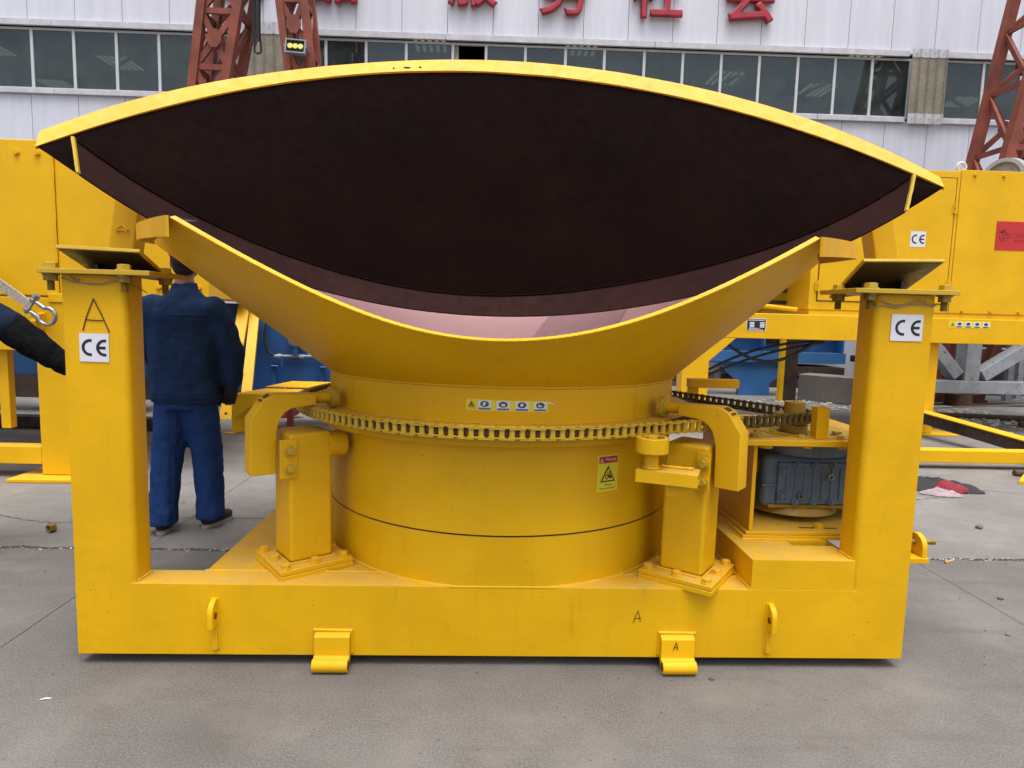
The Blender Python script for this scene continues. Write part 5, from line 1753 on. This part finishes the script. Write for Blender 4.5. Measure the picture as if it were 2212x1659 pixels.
obj('warning_triangle', MB().prism([(5.895, 1.462), (5.955, 1.462), (5.925, 1.515)], Fq, 0.001), 'sticker_orange', s2, smooth=0)
for i in range(4):
    x = 5.972 + i * 0.118
    obj('pictogram', MB().box(x, x + 0.085, YR - 0.0332, YR - 0.0323, 1.447, 1.520), 'sticker_white', s2, smooth=0)
    obj('pictogram_disc', MB().prism([(x + 0.0425 + 0.028 * cos(2 * pi * k / 16), 1.492 + 0.020 * sin(2 * pi * k / 16)) for k in range(16)], Matrix(((1, 0, 0, 0), (0, 0, 1, YR - 0.0342), (0, 1, 0, 0), (0, 0, 0, 1))), 0.0008), 'sticker_blue', s2, smooth=0)
    obj('pictogram_bar', MB().box(x + 0.004, x + 0.081, YR - 0.0342, YR - 0.0333, 1.450, 1.462), 'ink', s2, smooth=0)
for k, (p0, p1, sag) in enumerate((((2.95, 5.95, 1.25), (4.35, 6.0, 1.24), 0.32), ((2.55, 6.2, 0.55), (4.4, 6.0, 1.22), -0.16), ((2.55, 6.25, 0.50), (4.45, 6.05, 1.20), -0.10))):
    p0, p1 = Vector(p0), Vector(p1)
    pts = [p0.lerp(p1, i / 24) - Vector((0, 0, sag * sin(pi * i / 24))) for i in range(25)]
    obj('hydraulic_hose', MB().tube(pts, 0.022 if k == 0 else 0.017, 10), 'rubber', rm)

# ------------------------------------------------------------------ blue machines behind
bl = thing('blue_machine', 'dark blue machine housing with air pipe and filter, behind the worker', 'machine', (-2.8, 8.6, 0))
obj('housing', MB().box(-5.2, -1.2, 8.0, 10.4, 0.10, 1.52), 'blue_machine', bl, bevel=0.012)
obj('top_tray', MB().box(-5.4, -3.9, 7.7, 9.5, 1.56, 1.62), 'blue_machine', bl, bevel=0.01)
obj('top_tray', MB().box(-5.4, -3.8, 7.8, 9.6, 1.68, 1.73), 'blue_machine', bl, bevel=0.01)
obj('skirt', MB().hexa([(-3.95, 7.55, 0.03), (-2.9, 7.95, 0.03), (-2.9, 7.999, 0.03), (-3.95, 7.999, 0.03)], [(-3.95, 7.55, 0.07), (-2.9, 7.95, 0.07), (-2.9, 7.999, 0.07), (-3.95, 7.999, 0.07)]), 'blue_machine', bl, smooth=0)
for x in (-3.50, -2.73):
    hk = MB().box(x - 0.035, x + 0.035, 7.93, 7.998, 0.12, 0.50)
    hk.hexa([(x - .035, 7.93, .50), (x + .035, 7.93, .50), (x + .035, 7.96, .50), (x - .035, 7.96, .50)], [(x - .035 + .02, 7.86, .545), (x + .035 + .05, 7.86, .545), (x + .035 + .05, 7.89, .555), (x - .035 + .02, 7.89, .555)])
    obj('hook_bar', hk, 'blue_machine', bl, smooth=0)
obj('pipe', MB().cyl((-3.50, 7.93, 0.70), (-2.65, 7.93, 0.715), 0.022, 12), 'grey_steel', bl)
for x in (-3.40, -3.05, -2.80):
    obj('pipe_joint', MB().cyl((x - 0.035, 7.93, 0.702), (x + 0.035, 7.93, 0.704), 0.034, 8), 'grey_steel', bl, smooth=0)
obj('valve_handle', MB().box(-3.375, -3.335, 7.895, 7.905, 0.52, 0.70), 'blue_machine', bl, smooth=0)
obj('valve_handle', MB().box(-2.95, -2.93, 7.92, 7.94, 0.72, 0.80), 'grey_steel', bl, smooth=0)
fb = MB().lathe([(0.0, 0.86), (0.05, 0.87), (0.10, 0.92), (0.115, 1.0), (0.115, 1.12), (0.0, 1.12)], -3.14, 7.88, 24, closed=False)
obj('filter_bowl', fb, 'grey_steel', bl)
obj('filter_neck', MB().cyl((-3.14, 7.88, 0.72), (-3.14, 7.88, 0.87), 0.05, 14), 'blue_machine', bl)
pts = [(-3.48, 7.93, 0.70), (-3.56, 7.92, 0.76), (-3.62, 7.91, 0.90), (-3.63, 7.91, 1.08), (-3.60, 7.92, 1.22), (-3.56, 7.94, 1.32)]
obj('air_hose', MB().tube(pts, 0.022, 10), 'rubber', bl)
SC = Matrix.Translation((-0.078, -2.548, 1.449)) @ Matrix.Scale(0.905, 4) @ Matrix.Translation((0.078, 2.548, -1.449))
for ch in bl.children:                        # brought forward so that the channels can lean on it
    ch.data.transform(SC)
for x in (-4.6, -1.5):
    obj('foot', MB().box(x, x + 0.3, 7.2, 9.0, 0.0, 0.226), 'blue_machine', bl, smooth=0)

br_ = thing('blue_conveyor', 'blue steel conveyor frame with tapering foot under the right yellow machine', 'frame', (5.4, 10.2, 0))
obj('back_web', MB().box(3.9, 6.95, 10.25, 10.27, 0.72, 1.5), 'blue_light', br_, smooth=0)
obj('shelf', MB().box(3.9, 6.95, 9.95, 10.249, 0.845, 0.87), 'blue_light', br_, smooth=0)
obj('shelf_front', MB().box(3.9, 6.95, 9.93, 9.949, 0.665, 0.872), 'blue_light', br_, smooth=0)
for x in (3.92, 5.32, 6.9):
    obj('stiffener', MB().box(x, x + 0.03, 9.97, 10.249, 0.871, 1.5), 'blue_light', br_, smooth=0)
obj('top_flange', MB().box(3.9, 6.95, 9.93, 10.27, 1.5, 1.53), 'blue_light', br_, smooth=0)
obj('foot_plate', MB().prism([(4.42, 0.663), (6.05, 0.663), (5.50, 0.25), (5.50, 0.0), (4.90, 0.0), (4.90, 0.25)], Matrix(((1, 0, 0, 0), (0, 0, 1, 10.0), (0, 1, 0, 0), (0, 0, 0, 1))), 0.16), 'blue_light', br_, smooth=0)
obj('tool_slot', MB().prism([(5.42, 1.02), (6.05, 1.02), (6.05, 1.12), (5.55, 1.16), (5.42, 1.12)], Matrix(((1, 0, 0, 0), (0, 0, 1, 10.235), (0, 1, 0, 0), (0, 0, 0, 1))), 0.01), 'primer_and_shade', br_, smooth=0)
dp = tag(obj('steel_post', MB().box(5.31, 5.55, 9.0, 9.2, 0.0, 2.6), 'rust_and_shade', smooth=0), 'dark steel post standing in front of the blue frame', 'post')
obj('edge_strip', MB().box(5.235, 5.308, 8.99, 9.1, 0.0, 2.6), 'yellow_bg', dp, smooth=0)
tag(obj('concrete_beam', MB().hexa([(5.75, 9.35, 0), (6.98, 8.3, 0), (7.35, 8.6, 0), (6.1, 9.7, 0)], [(5.75, 9.35, 0.50), (6.98, 8.3, 0.50), (7.35, 8.6, 0.50), (6.1, 9.7, 0.50)]), 'concrete_back', smooth=0, bevel=0.02), 'long grey concrete beam lying behind the right yellow machine', 'beam')
tag(obj('steel_upright', MB().box(7.02, 7.5, 8.62, 9.0, 0.0, 2.4), 'grey_steel', smooth=0), 'pale grey steel upright beside the concrete beam', 'post')

# dark stock added in place of the dark openings behind
def filler(x0, x1, y, h, label, seed):
    t = thing('dark_filler', label, 'dark filler', ((x0 + x1) / 2, y, 0), 'added dark stock along the hall')
    rn_ = random.Random(seed)
    z = 0.0
    while z < h:
        d = rn_.uniform(0.10, 0.22)
        a, b = x0 + rn_.uniform(0, 0.35), x1 - rn_.uniform(0, 0.35)
        obj('filler_box', MB().box(a, b, y + rn_.uniform(0, 0.2), y + 0.9, z + 0.004, z + d), rn_.choice(('rust_and_shade', 'rust_and_shade', 'lamp_frame', 'rust_brown')), t, smooth=0)
        z += d + rn_.choice((0.0, 0.02, 0.06))
filler(2.6, 5.0, 11.4, 1.7, 'added dark boxes behind the left end of the blue frame', 1)
filler(5.1, 8.0, 11.6, 1.9, 'added dark boxes between the blue frame and the grey truss', 2)
filler(8.1, 13.5, 10.9, 2.1, 'added dark boxes behind the grey truss', 3)
filler(-13.0, -4.6, 9.6, 1.25, 'added dark boxes behind the left yellow machine', 4)

# grey truss frame on the right
gt = thing('steel_truss', 'pale grey welded steel truss with rust spots, far right', 'truss', (9, 9.2, 0.25))
obj('bottom_chord', MB().box(7.7, 13, 9.0, 9.35, 0.235, 0.470), 'grey_steel', gt, bevel=0.01)
obj('upright', MB().box(8.69, 8.97, 9.01, 9.3, 0.472, 1.9), 'grey_steel', gt, bevel=0.01)
def diag(x0, z0, x1, z1, w, name='diagonal'):
    d = Vector((x1 - x0, 0, z1 - z0))
    F = frame((x0, 9.02, z0), d, (0, 1, 0))
    obj(name, MB().box(0, d.length, 0, 0.26, -w / 2, w / 2, F), 'grey_steel', gt, bevel=0.01)
diag(8.60, 0.56, 7.5, 1.75, 0.22)
diag(9.06, 0.56, 10.9, 1.75, 0.22)
obj('top_chord', MB().box(7.0, 13, 9.0, 9.35, 1.901, 2.15), 'grey_steel', gt, bevel=0.01)
pk = thing('packing_block', 'short rusty steel stool propping up the grey truss', 'block', (8.75, 9.15, 0))
obj('drum', MB().cyl((8.72, 9.15, 0.02), (8.72, 9.15, 0.215), 0.22, 20), 'rust_brown', pk)
obj('top_plate', MB().box(8.47, 8.97, 8.95, 9.34, 0.216, 0.234), 'rust_brown', pk, smooth=0)
obj('base_plate', MB().box(8.52, 8.98, 8.93, 9.3, 0.001, 0.019), 'rust_brown', pk, smooth=0)
for i, (x0, y0, x1, y1, r, lab) in enumerate(((6.9, 7.55, 9.2, 7.05, 0.045, 'rusty steel bar lying farthest back on the right-hand ground'), (7.8, 6.65, 8.25, 6.5, 0.05, 'short rusty bar end lying in the white scale'), (8.1, 6.85, 9.0, 6.45, 0.04, 'dark rusty rod crossing the right edge of the yard'), (5.15, 3.55, 5.38, 3.56, 0.03, 'short dark rod on the ground just inside the low beam'))):
    tag(obj('steel_bar', MB().cyl((x0, y0, r), (x1, y1, r), r, 10), 'rust_brown'), lab, 'bar', 'rusty bars on the ground')
fp = tag(obj('steel_plate', MB().prism([(4.92, 3.22), (5.6, 2.95), (6.0, 3.2), (5.2, 3.5)], Matrix.Translation((0, 0, 0.002)), 0.03), 'yellow_bg', smooth=0), 'flat yellow-edged steel plate on the ground at the right edge', 'plate')
sc_ = MB()
rnd = random.Random(9)
for i in range(700):
    cx_, cyy = rnd.choice(((7.0, 7.0, ), (8.6, 6.6), (6.2, 8.3), (7.8, 7.6), (5.9, 9.0), (7.3, 8.0)))
    x, y = cx_ + rnd.gauss(0, 0.55), cyy + rnd.gauss(0, 0.25)
    r = rnd.uniform(0.01, 0.045)
    sc_.ball((x, y, r * 0.25), r, r * rnd.uniform(.5, 1.4), r * rnd.uniform(.3, .7), 6, 4)
o = obj('white_scale', sc_, 'rubble_white', smooth=0)
o['kind'] = 'stuff'
tag(o, 'white flaky scale and rubble strewn under the right-hand frames', 'rubble')
wr = tag(obj('wire', MB().tube([(5.9, 7.3, 0.10), (7.2, 7.6, 0.14), (8.6, 7.9, 0.17), (10.5, 8.2, 0.2)], 0.012, 6), 'wire'), 'thin grey wire strung low across the right-hand yard', 'wire')

# ------------------------------------------------------------------ channels, bench and red wheel on the left
def channel(p0, p1, w, label):
    p0, p1 = Vector(p0), Vector(p1)
    d = p1 - p0
    F = frame(p0, d, (1, 0.15, 0))
    L_ = d.length
    m = MB()
    m.box(0, L_, -w / 2, w / 2, 0.0, 0.008, F)
    m.box(0, L_, -w / 2, -w / 2 + 0.009, 0.0085, 0.055, F)
    m.box(0, L_, w / 2 - 0.009, w / 2, 0.0085, 0.055, F)
    t = thing('steel_channel', label, 'channel', p0, 'yellow channels leaning on the blue housing')
    obj('web', m, 'yellow', t, smooth=0)
    hole = F @ Vector((0.08, 0, -0.001))
    n = (F.to_3x3() @ Vector((0, 0, 1)))
    obj('bolt_hole', MB().cyl(hole + n * -0.001, hole + n * 0.0005, 0.02, 14), 'primer_and_shade', t, smooth=0)
channel((-3.49, 5.96, 0.0), (-3.60, 7.11, 1.75), 0.15, 'left one of two yellow channels leaning on the blue housing')
channel((-3.25, 5.96, 0.0), (-3.49, 7.16, 1.60), 0.13, 'right one of two yellow channels leaning on the blue housing')
bn = thing('folded_cover', 'yellow bent-plate cover standing on the ground behind the chain', 'cover', (-2.4, 5.2, 0))
obj('top_sheet', MB().hexa([(-3.02, 5.00, 0.455), (-1.75, 4.96, 0.455), (-1.75, 5.42, 0.470), (-2.78, 5.46, 0.470)], [(-3.02, 5.00, 0.463), (-1.75, 4.96, 0.463), (-1.75, 5.42, 0.478), (-2.78, 5.46, 0.478)]), 'yellow_clean', bn, smooth=0)
obj('top_sheet', MB().hexa([(-2.80, 5.48, 0.49), (-1.75, 5.45, 0.49), (-1.75, 5.95, 0.51), (-2.62, 5.98, 0.51)], [(-2.80, 5.48, 0.498), (-1.75, 5.45, 0.498), (-1.75, 5.95, 0.518), (-2.62, 5.98, 0.518)]), 'yellow_clean', bn, smooth=0)
obj('side_sheet', MB().prism([(-3.02, 0.0), (-2.99, 0.0), (-2.98, 0.19), (-2.62, 0.454), (-3.02, 0.454)], Matrix(((1, 0, 0, 0), (0, 0, 1, 4.985), (0, 1, 0, 0), (0, 0, 0, 1))), 0.010), 'yellow_bg', bn, smooth=0)
obj('end_sheet', MB().hexa([(-3.015, 4.997, 0.0), (-3.007, 4.997, 0.0), (-2.77, 5.45, 0.0), (-2.778, 5.45, 0.0)], [(-3.015, 4.997, 0.454), (-3.007, 4.997, 0.454), (-2.77, 5.45, 0.468), (-2.778, 5.45, 0.468)]), 'yellow_bg', bn, smooth=0)
obj('foot_tab', MB().box(-3.10, -2.99, 4.95, 5.02, 0.002, 0.012), 'yellow_bg', bn, smooth=0)
rw_ = thing('red_trolley', 'dull red trolley wheel and strut half hidden behind the yellow cover', 'trolley', (-2.75, 5.75, 0))
obj('rim', MB().cyl((-2.74, 6.12, 0.20), (-2.74, 6.24, 0.20), 0.20, 32, inner=0.08), 'red_part', rw_)
obj('leg', MB().box(-2.55, -2.48, 5.50, 5.56, 0.0, 0.485), 'red_part', rw_, smooth=0)

# ------------------------------------------------------------------ clothes thrown on the ground
def garment(name, label, mat, cx_, cy_, rx, ry, h, seed, rot=0.0):
    n, mrings = 40, 14
    rows = []
    for i in range(mrings + 1):
        t = i / mrings
        row = []
        for k in range(n + 1):
            a = 2 * pi * (k % n) / n
            edge = 1 + 0.30 * noise.noise(Vector((cos(a) * 1.6, sin(a) * 1.6, seed)))
            x, y = rx * t * edge * cos(a), ry * t * edge * sin(a)
            z = h * (1 - t ** 2.2) * (0.7 + 0.6 * noise.noise(Vector((x * 7, y * 9, seed + 3)))) + 0.035 * abs(noise.noise(Vector((x * 16, y * 20, seed + 8)))) * (1 - t * 0.6) + 0.004
            xr, yr = x * cos(rot) - y * sin(rot), x * sin(rot) + y * cos(rot)
            row.append((cx_ + xr, cy_ + yr, max(0.003, z)))
        rows.append(row)
    return tag(obj(name, MB().sheet(rows, 0.0), mat, smooth=50), label, 'clothing', 'clothes lying on the ground')
garment('black_garment', 'crumpled black jacket lying on the ground right of the machine', 'cloth_black', 3.92, 3.05, 0.42, 0.17, 0.10, 2.0, -0.15)
garment('black_garment', 'trailing black sleeve end at the right of the clothes', 'cloth_black', 4.20, 2.95, 0.17, 0.10, 0.06, 6.0, -0.5)
garment('red_cloth', 'crumpled bright red cloth on the black jacket', 'cloth_red', 4.02, 2.90, 0.17, 0.11, 0.12, 9.0, 0.2)
garment('white_cloth', 'crumpled pale cloth in front of the red cloth', 'cloth_white', 3.87, 2.80, 0.17, 0.075, 0.07, 12.0, -0.25)

# ------------------------------------------------------------------ people
def fuse(name, mb, mat, parent, voxel=0.012, it=6, folds=0.0, fscale=0.16, M=None):
    if M is not None:
        mb.v = [tuple(M @ Vector(p)) for p in mb.v]
    o = obj(name, mb, mat, parent, smooth=0)
    r = o.modifiers.new('remesh', 'REMESH')
    r.mode = 'VOXEL'
    r.voxel_size = voxel
    r.use_smooth_shade = True
    s_ = o.modifiers.new('smooth', 'SMOOTH')
    s_.iterations = it
    s_.factor = 0.6
    if folds:
        tx_ = bpy.data.textures.new('folds', 'CLOUDS')
        tx_.noise_scale = fscale
        tx_.noise_depth = 2
        tx_.noise_type = 'HARD_NOISE'
        d = o.modifiers.new('folds', 'DISPLACE')
        d.texture = tx_
        d.texture_coords = 'LOCAL'
        d.strength = folds
        d.mid_level = 0.5
    return o

def loft(mb, rings, n=24):
    """rings of (centre, rx, ry)"""
    vs_ = []
    for c, rx, ry in rings:
        for k in range(n):
            a = 2 * pi * k / n
            vs_.append((c[0] + rx * cos(a), c[1] + ry * sin(a), c[2]))
    fs_ = []
    for i in range(len(rings) - 1):
        for k in range(n):
            l = (k + 1) % n
            fs_.append((i * n + k, i * n + l, (i + 1) * n + l, (i + 1) * n + k))
    fs_ += [tuple(range(n - 1, -1, -1)), tuple(range((len(rings) - 1) * n, len(rings) * n))]
    mb.add(vs_, fs_)

def limb(mb, pts, rad, n=16):
    P, Rr_ = [], []
    for i in range(len(pts) - 1):
        for k in range(6):
            t = k / 6
            P.append(Vector(pts[i]).lerp(Vector(pts[i + 1]), t))
            Rr_.append(rad[i] + (rad[i + 1] - rad[i]) * t)
    P.append(Vector(pts[-1]))
    Rr_.append(rad[-1])
    mb.tube(P, Rr_, n)
    for p, r in zip(pts, rad):
        mb.ball(p, r * 0.99, n=14, m=9)

def hand(mb, wrist, knuck, side, palm_dir):
    """palm with four curled fingers of unequal length and a thumb at its side"""
    w, k = Vector(wrist), Vector(knuck)
    d = (k - w).normalized()
    p = Vector(palm_dir).normalized()
    s_ = d.cross(p).normalized()
    mb.ball(w.lerp(k, 0.55), 0.045, n=12, m=8)
    for q in (-0.03, -0.01, 0.01, 0.03):
        mb.tube([w + s_ * q * 0.6, k + s_ * q], 0.017, 10)
    for i, ln in enumerate((0.066, 0.074, 0.070, 0.055)):
        b = k + s_ * (-0.033 + 0.022 * i)
        m1 = b + d * ln * 0.5 + p * 0.012
        m2 = m1 + d * ln * 0.30 + p * 0.022
        m3 = m2 + d * ln * 0.10 + p * 0.022
        mb.tube([b, m1, m2, m3], [0.0115, 0.0105, 0.0098, 0.008], 10)
        mb.ball(m3, 0.008, n=8, m=6)
    tb = w.lerp(k, 0.35) + s_ * side * 0.034
    t1 = tb + s_ * side * 0.022 + d * 0.03 + p * 0.012
    t2 = t1 + d * 0.032 + p * 0.016
    mb.tube([tb, t1, t2], [0.015, 0.0125, 0.0105], 10)
    mb.ball(t2, 0.0105, n=8, m=6)

def person(name, label, loc, yaw, rarm, larm, rfoot, lfoot, head_turn=0.0, rsleeve=None):
    t = thing(name, label, 'person', (loc[0], loc[1], 0))
    Mx = Matrix.Translation((loc[0], loc[1], 0)) @ Matrix.Rotation(yaw, 4, 'Z')
    V = Vector
    # body: one continuous mesh under the clothes, head and neck showing
    b = MB()
    loft(b, [((0, 0, 0.86), .13, .10), ((0, 0, 1.0), .155, .105), ((0, 0, 1.15), .15, .10), ((0, 0, 1.32), .165, .11), ((0, 0, 1.44), .15, .09), ((0, .0, 1.50), .07, .06)])
    limb(b, [(0, 0.005, 1.46), (0.0, 0.02, 1.62)], [0.064, 0.058])
    for arm_ in (rarm, larm):
        limb(b, [a for a in arm_[:3]], [0.050, 0.040, 0.030])
    for sg, ft in ((1, rfoot), (-1, lfoot)):
        limb(b, [(0.095 * sg, 0, 0.90), (0.10 * sg + (ft[0] - 0.10 * sg) * 0.5, ft[1] * 0.5 + 0.02, 0.48), (ft[0], ft[1], 0.09)], [0.085, 0.055, 0.042])
    hc = V((0.0, 0.035, 1.725))
    Hr = Matrix.Rotation(head_turn, 3, 'Z')
    b.ball(hc, 0.076, 0.094, 0.110, 20, 14, Hr)
    b.ball(hc + Hr @ V((0, 0.022, -0.062)), 0.056, 0.066, 0.058, 16, 10, Hr)
    for sx in (-1, 1):
        b.ball(hc + Hr @ V((sx * 0.078, -0.005, -0.008)), 0.012, 0.022, 0.033, 10, 8, Hr)      # ears
        b.ball(hc + Hr @ V((sx * 0.030, 0.076, 0.004)), 0.016, 0.014, 0.011, 10, 8, Hr)        # eyelids
    b.tube([hc + Hr @ V((0, 0.086, 0.010)), hc + Hr @ V((0, 0.108, -0.028))], [0.010, 0.015], 10)  # nose
    b.ball(hc + Hr @ V((0, 0.106, -0.030)), 0.015, n=10, m=8)
    b.ball(hc + Hr @ V((0, 0.084, -0.060)), 0.024, 0.011, 0.007, 10, 8, Hr)                    # lips
    body = fuse('body', b, 'skin', t, 0.0085, 4, M=Mx)
    hr = MB()
    hr.ball(hc + Hr @ V((0, -0.016, 0.020)), 0.083, 0.094, 0.100, 20, 12, Hr)
    hr.ball(hc + Hr @ V((0, -0.040, -0.040)), 0.066, 0.054, 0.052, 16, 10, Hr)
    fuse('hair', hr, 'hair', t, 0.008, 2, M=Mx)
    cp = MB()
    cp.ball(hc + Hr @ V((0, -0.004, 0.062)), 0.094, 0.108, 0.078, 20, 12, Hr)
    cp.ball(hc + Hr @ V((0, 0.10, 0.034)), 0.070, 0.062, 0.010, 16, 8, Hr)
    fuse('cap', cp, 'cap_grey', t, 0.007, 2, M=Mx)
    mk = MB().ball(hc + Hr @ V((0, 0.066, -0.050)), 0.060, 0.050, 0.052, 16, 10, Hr)
    fuse('face_mask', mk, 'glove', t, 0.007, 2, M=Mx)
    # jacket
    j = MB()
    loft(j, [((0, 0, 0.835), .215, .150), ((0, 0, 0.90), .226, .158), ((0, 0, 1.05), .228, .160), ((0, 0, 1.22), .232, .152), ((0, 0, 1.36), .236, .142), ((0, 0, 1.45), .205, .122), ((0, 0.0, 1.515), .135, .098), ((0, 0.005, 1.56), .085, .078)], 32)
    loft(j, [((0, 0.008, 1.52), .088, .080), ((0, 0.012, 1.565), .080, .076), ((0, 0.016, 1.60), .078, .076)], 24)
    for arm_ in (rarm, larm):
        s0, e0_, w0 = V(arm_[0]), V(arm_[1]), V(arm_[2])
        if rsleeve and arm_ is rarm:
            limb(j, [s0, s0.lerp(e0_, 0.5), e0_, e0_.lerp(w0, 0.12)], [0.10, 0.105, 0.100, 0.085], 18)
        else:
            limb(j, [s0, s0.lerp(e0_, 0.5), e0_, e0_.lerp(w0, 0.5), w0.lerp(e0_, 0.06)], [0.092, 0.084, 0.074, 0.070, 0.060], 18)
    jk = fuse('jacket', j, 'jacket_navy' if rsleeve else 'jacket_blue', t, 0.010, 6, folds=0.026, fscale=0.20, M=Mx)
    if rsleeve:
        sl = MB()
        s0, e0_, w0 = (V(p) for p in rarm[:3])
        limb(sl, [e0_.lerp(w0, 0.06), e0_.lerp(w0, 0.35), e0_.lerp(w0, 0.7), w0], [0.092, 0.086, 0.072, 0.055], 18)
        fuse('oversleeve', sl, 'sleeve_black', t, 0.009, 5, folds=0.018, fscale=0.07, M=Mx)
    # stitched yoke across the back and hem seam
    def seam(z, rx, ry, dz=0.0):
        pts = [Mx @ V((rx * cos(a), ry * sin(a), z + dz * cos(a) ** 2)) for a in [pi + 0.25 + (pi - 0.5) * i / 20 for i in range(21)]]
        obj('seam', MB().tube(pts, 0.0035, 6), 'jacket_blue', jk)
    seam(1.395, .232, .139)
    seam(0.882, .226, .158)
    # trousers
    tr_ = MB()
    loft(tr_, [((0, 0, 0.80), .185, .140), ((0, 0, 0.92), .190, .140), ((0, 0, 1.0), .18, .13)], 24)
    for sg, ft in ((1, rfoot), (-1, lfoot)):
        kx = 0.10 * sg + (ft[0] - 0.10 * sg) * 0.5
        limb(tr_, [(0.092 * sg, 0, 0.82), (kx, ft[1] * 0.5 + 0.012, 0.50), (ft[0], ft[1] - 0.008, 0.145)], [0.112, 0.100, 0.094], 20)
        loft(tr_, [((ft[0], ft[1] - 0.010, 0.060), .096, .104), ((ft[0], ft[1] - 0.008, 0.16), .094, .098)], 20)
    fuse('trousers', tr_, 'trousers_blue', t, 0.012, 5, folds=0.024, fscale=0.20, M=Mx)
    for sg, ft, tw in ((1, rfoot, -0.35), (-1, lfoot, 0.12)):
        Rz = Matrix.Rotation(tw, 3, 'Z')
        s = MB()
        s.ball(V((ft[0], ft[1], 0.055)) + Rz @ V((0, -0.01, 0)), 0.046, 0.075, 0.050, 16, 10, Rz)
        s.ball(V((ft[0], ft[1], 0.045)) + Rz @ V((0, 0.10, 0)), 0.046, 0.085, 0.036, 16, 10, Rz)
        shoe = fuse('shoe', s, 'cloth_black', t, 0.008, 3, M=Mx)
        ol = [Mx @ (V((ft[0], ft[1], 0)) + Rz @ V((0.047 * cos(a) * (1 - 0.12 * sin(a)), 0.055 + 0.135 * sin(a), 0))) for a in [2 * pi * i / 28 for i in range(28)]]
        m = MB()
        m.add([p + V((0, 0, 0.001)) for p in ol] + [p + V((0, 0, 0.026)) for p in ol], [tuple(range(27, -1, -1)), tuple(range(28, 56))] + [(i, (i + 1) % 28, 28 + (i + 1) % 28, 28 + i) for i in range(28)])
        obj('sole', m, 'sole', shoe, smooth=30)
    for arm_, side in ((rarm, -1), (larm, 1)):
        g = MB()
        hand(g, arm_[2], arm_[3], side, arm_[4])
        cuffd = (V(arm_[2]) - V(arm_[1])).normalized()
        g.cyl(V(arm_[2]) - cuffd * 0.03, V(arm_[2]) + cuffd * 0.03, 0.042, 16)
        fuse('glove', g, 'glove', t, 0.0055, 2, M=Mx)
    return t

person('person', 'worker in blue work clothes and dark gloves seen from behind beside the left post', (-2.005, 1.65), 0.0,
       [(0.185, 0.0, 1.435), (0.305, 0.0, 1.17), (0.285, 0.03, 0.965), (0.258, 0.045, 0.875), (-0.3, 0.9, 0)],
       [(-0.185, 0.0, 1.435), (-0.290, 0.03, 1.17), (-0.22, 0.22, 1.06), (-0.19, 0.30, 1.04), (0, 0, -1)],
       (0.112, 0.075), (-0.135, -0.055), head_turn=0.25)
person('person', 'worker at the left edge with only his black-sleeved arm in view', (-3.16, 1.12), radians(-90),
       [(0.10, 0.14, 1.47), (0.03, 0.475, 1.315), (0.02, 0.77, 1.10), (0.02, 0.86, 1.045), (0, 0.2, -1)],
       [(-0.185, 0.0, 1.44), (-0.27, -0.03, 1.17), (-0.26, 0.0, 0.95), (-0.25, 0.01, 0.86), (0.4, 0.3, 0)],
       (0.12, 0.06), (-0.12, -0.05), head_turn=0.0, rsleeve=True)
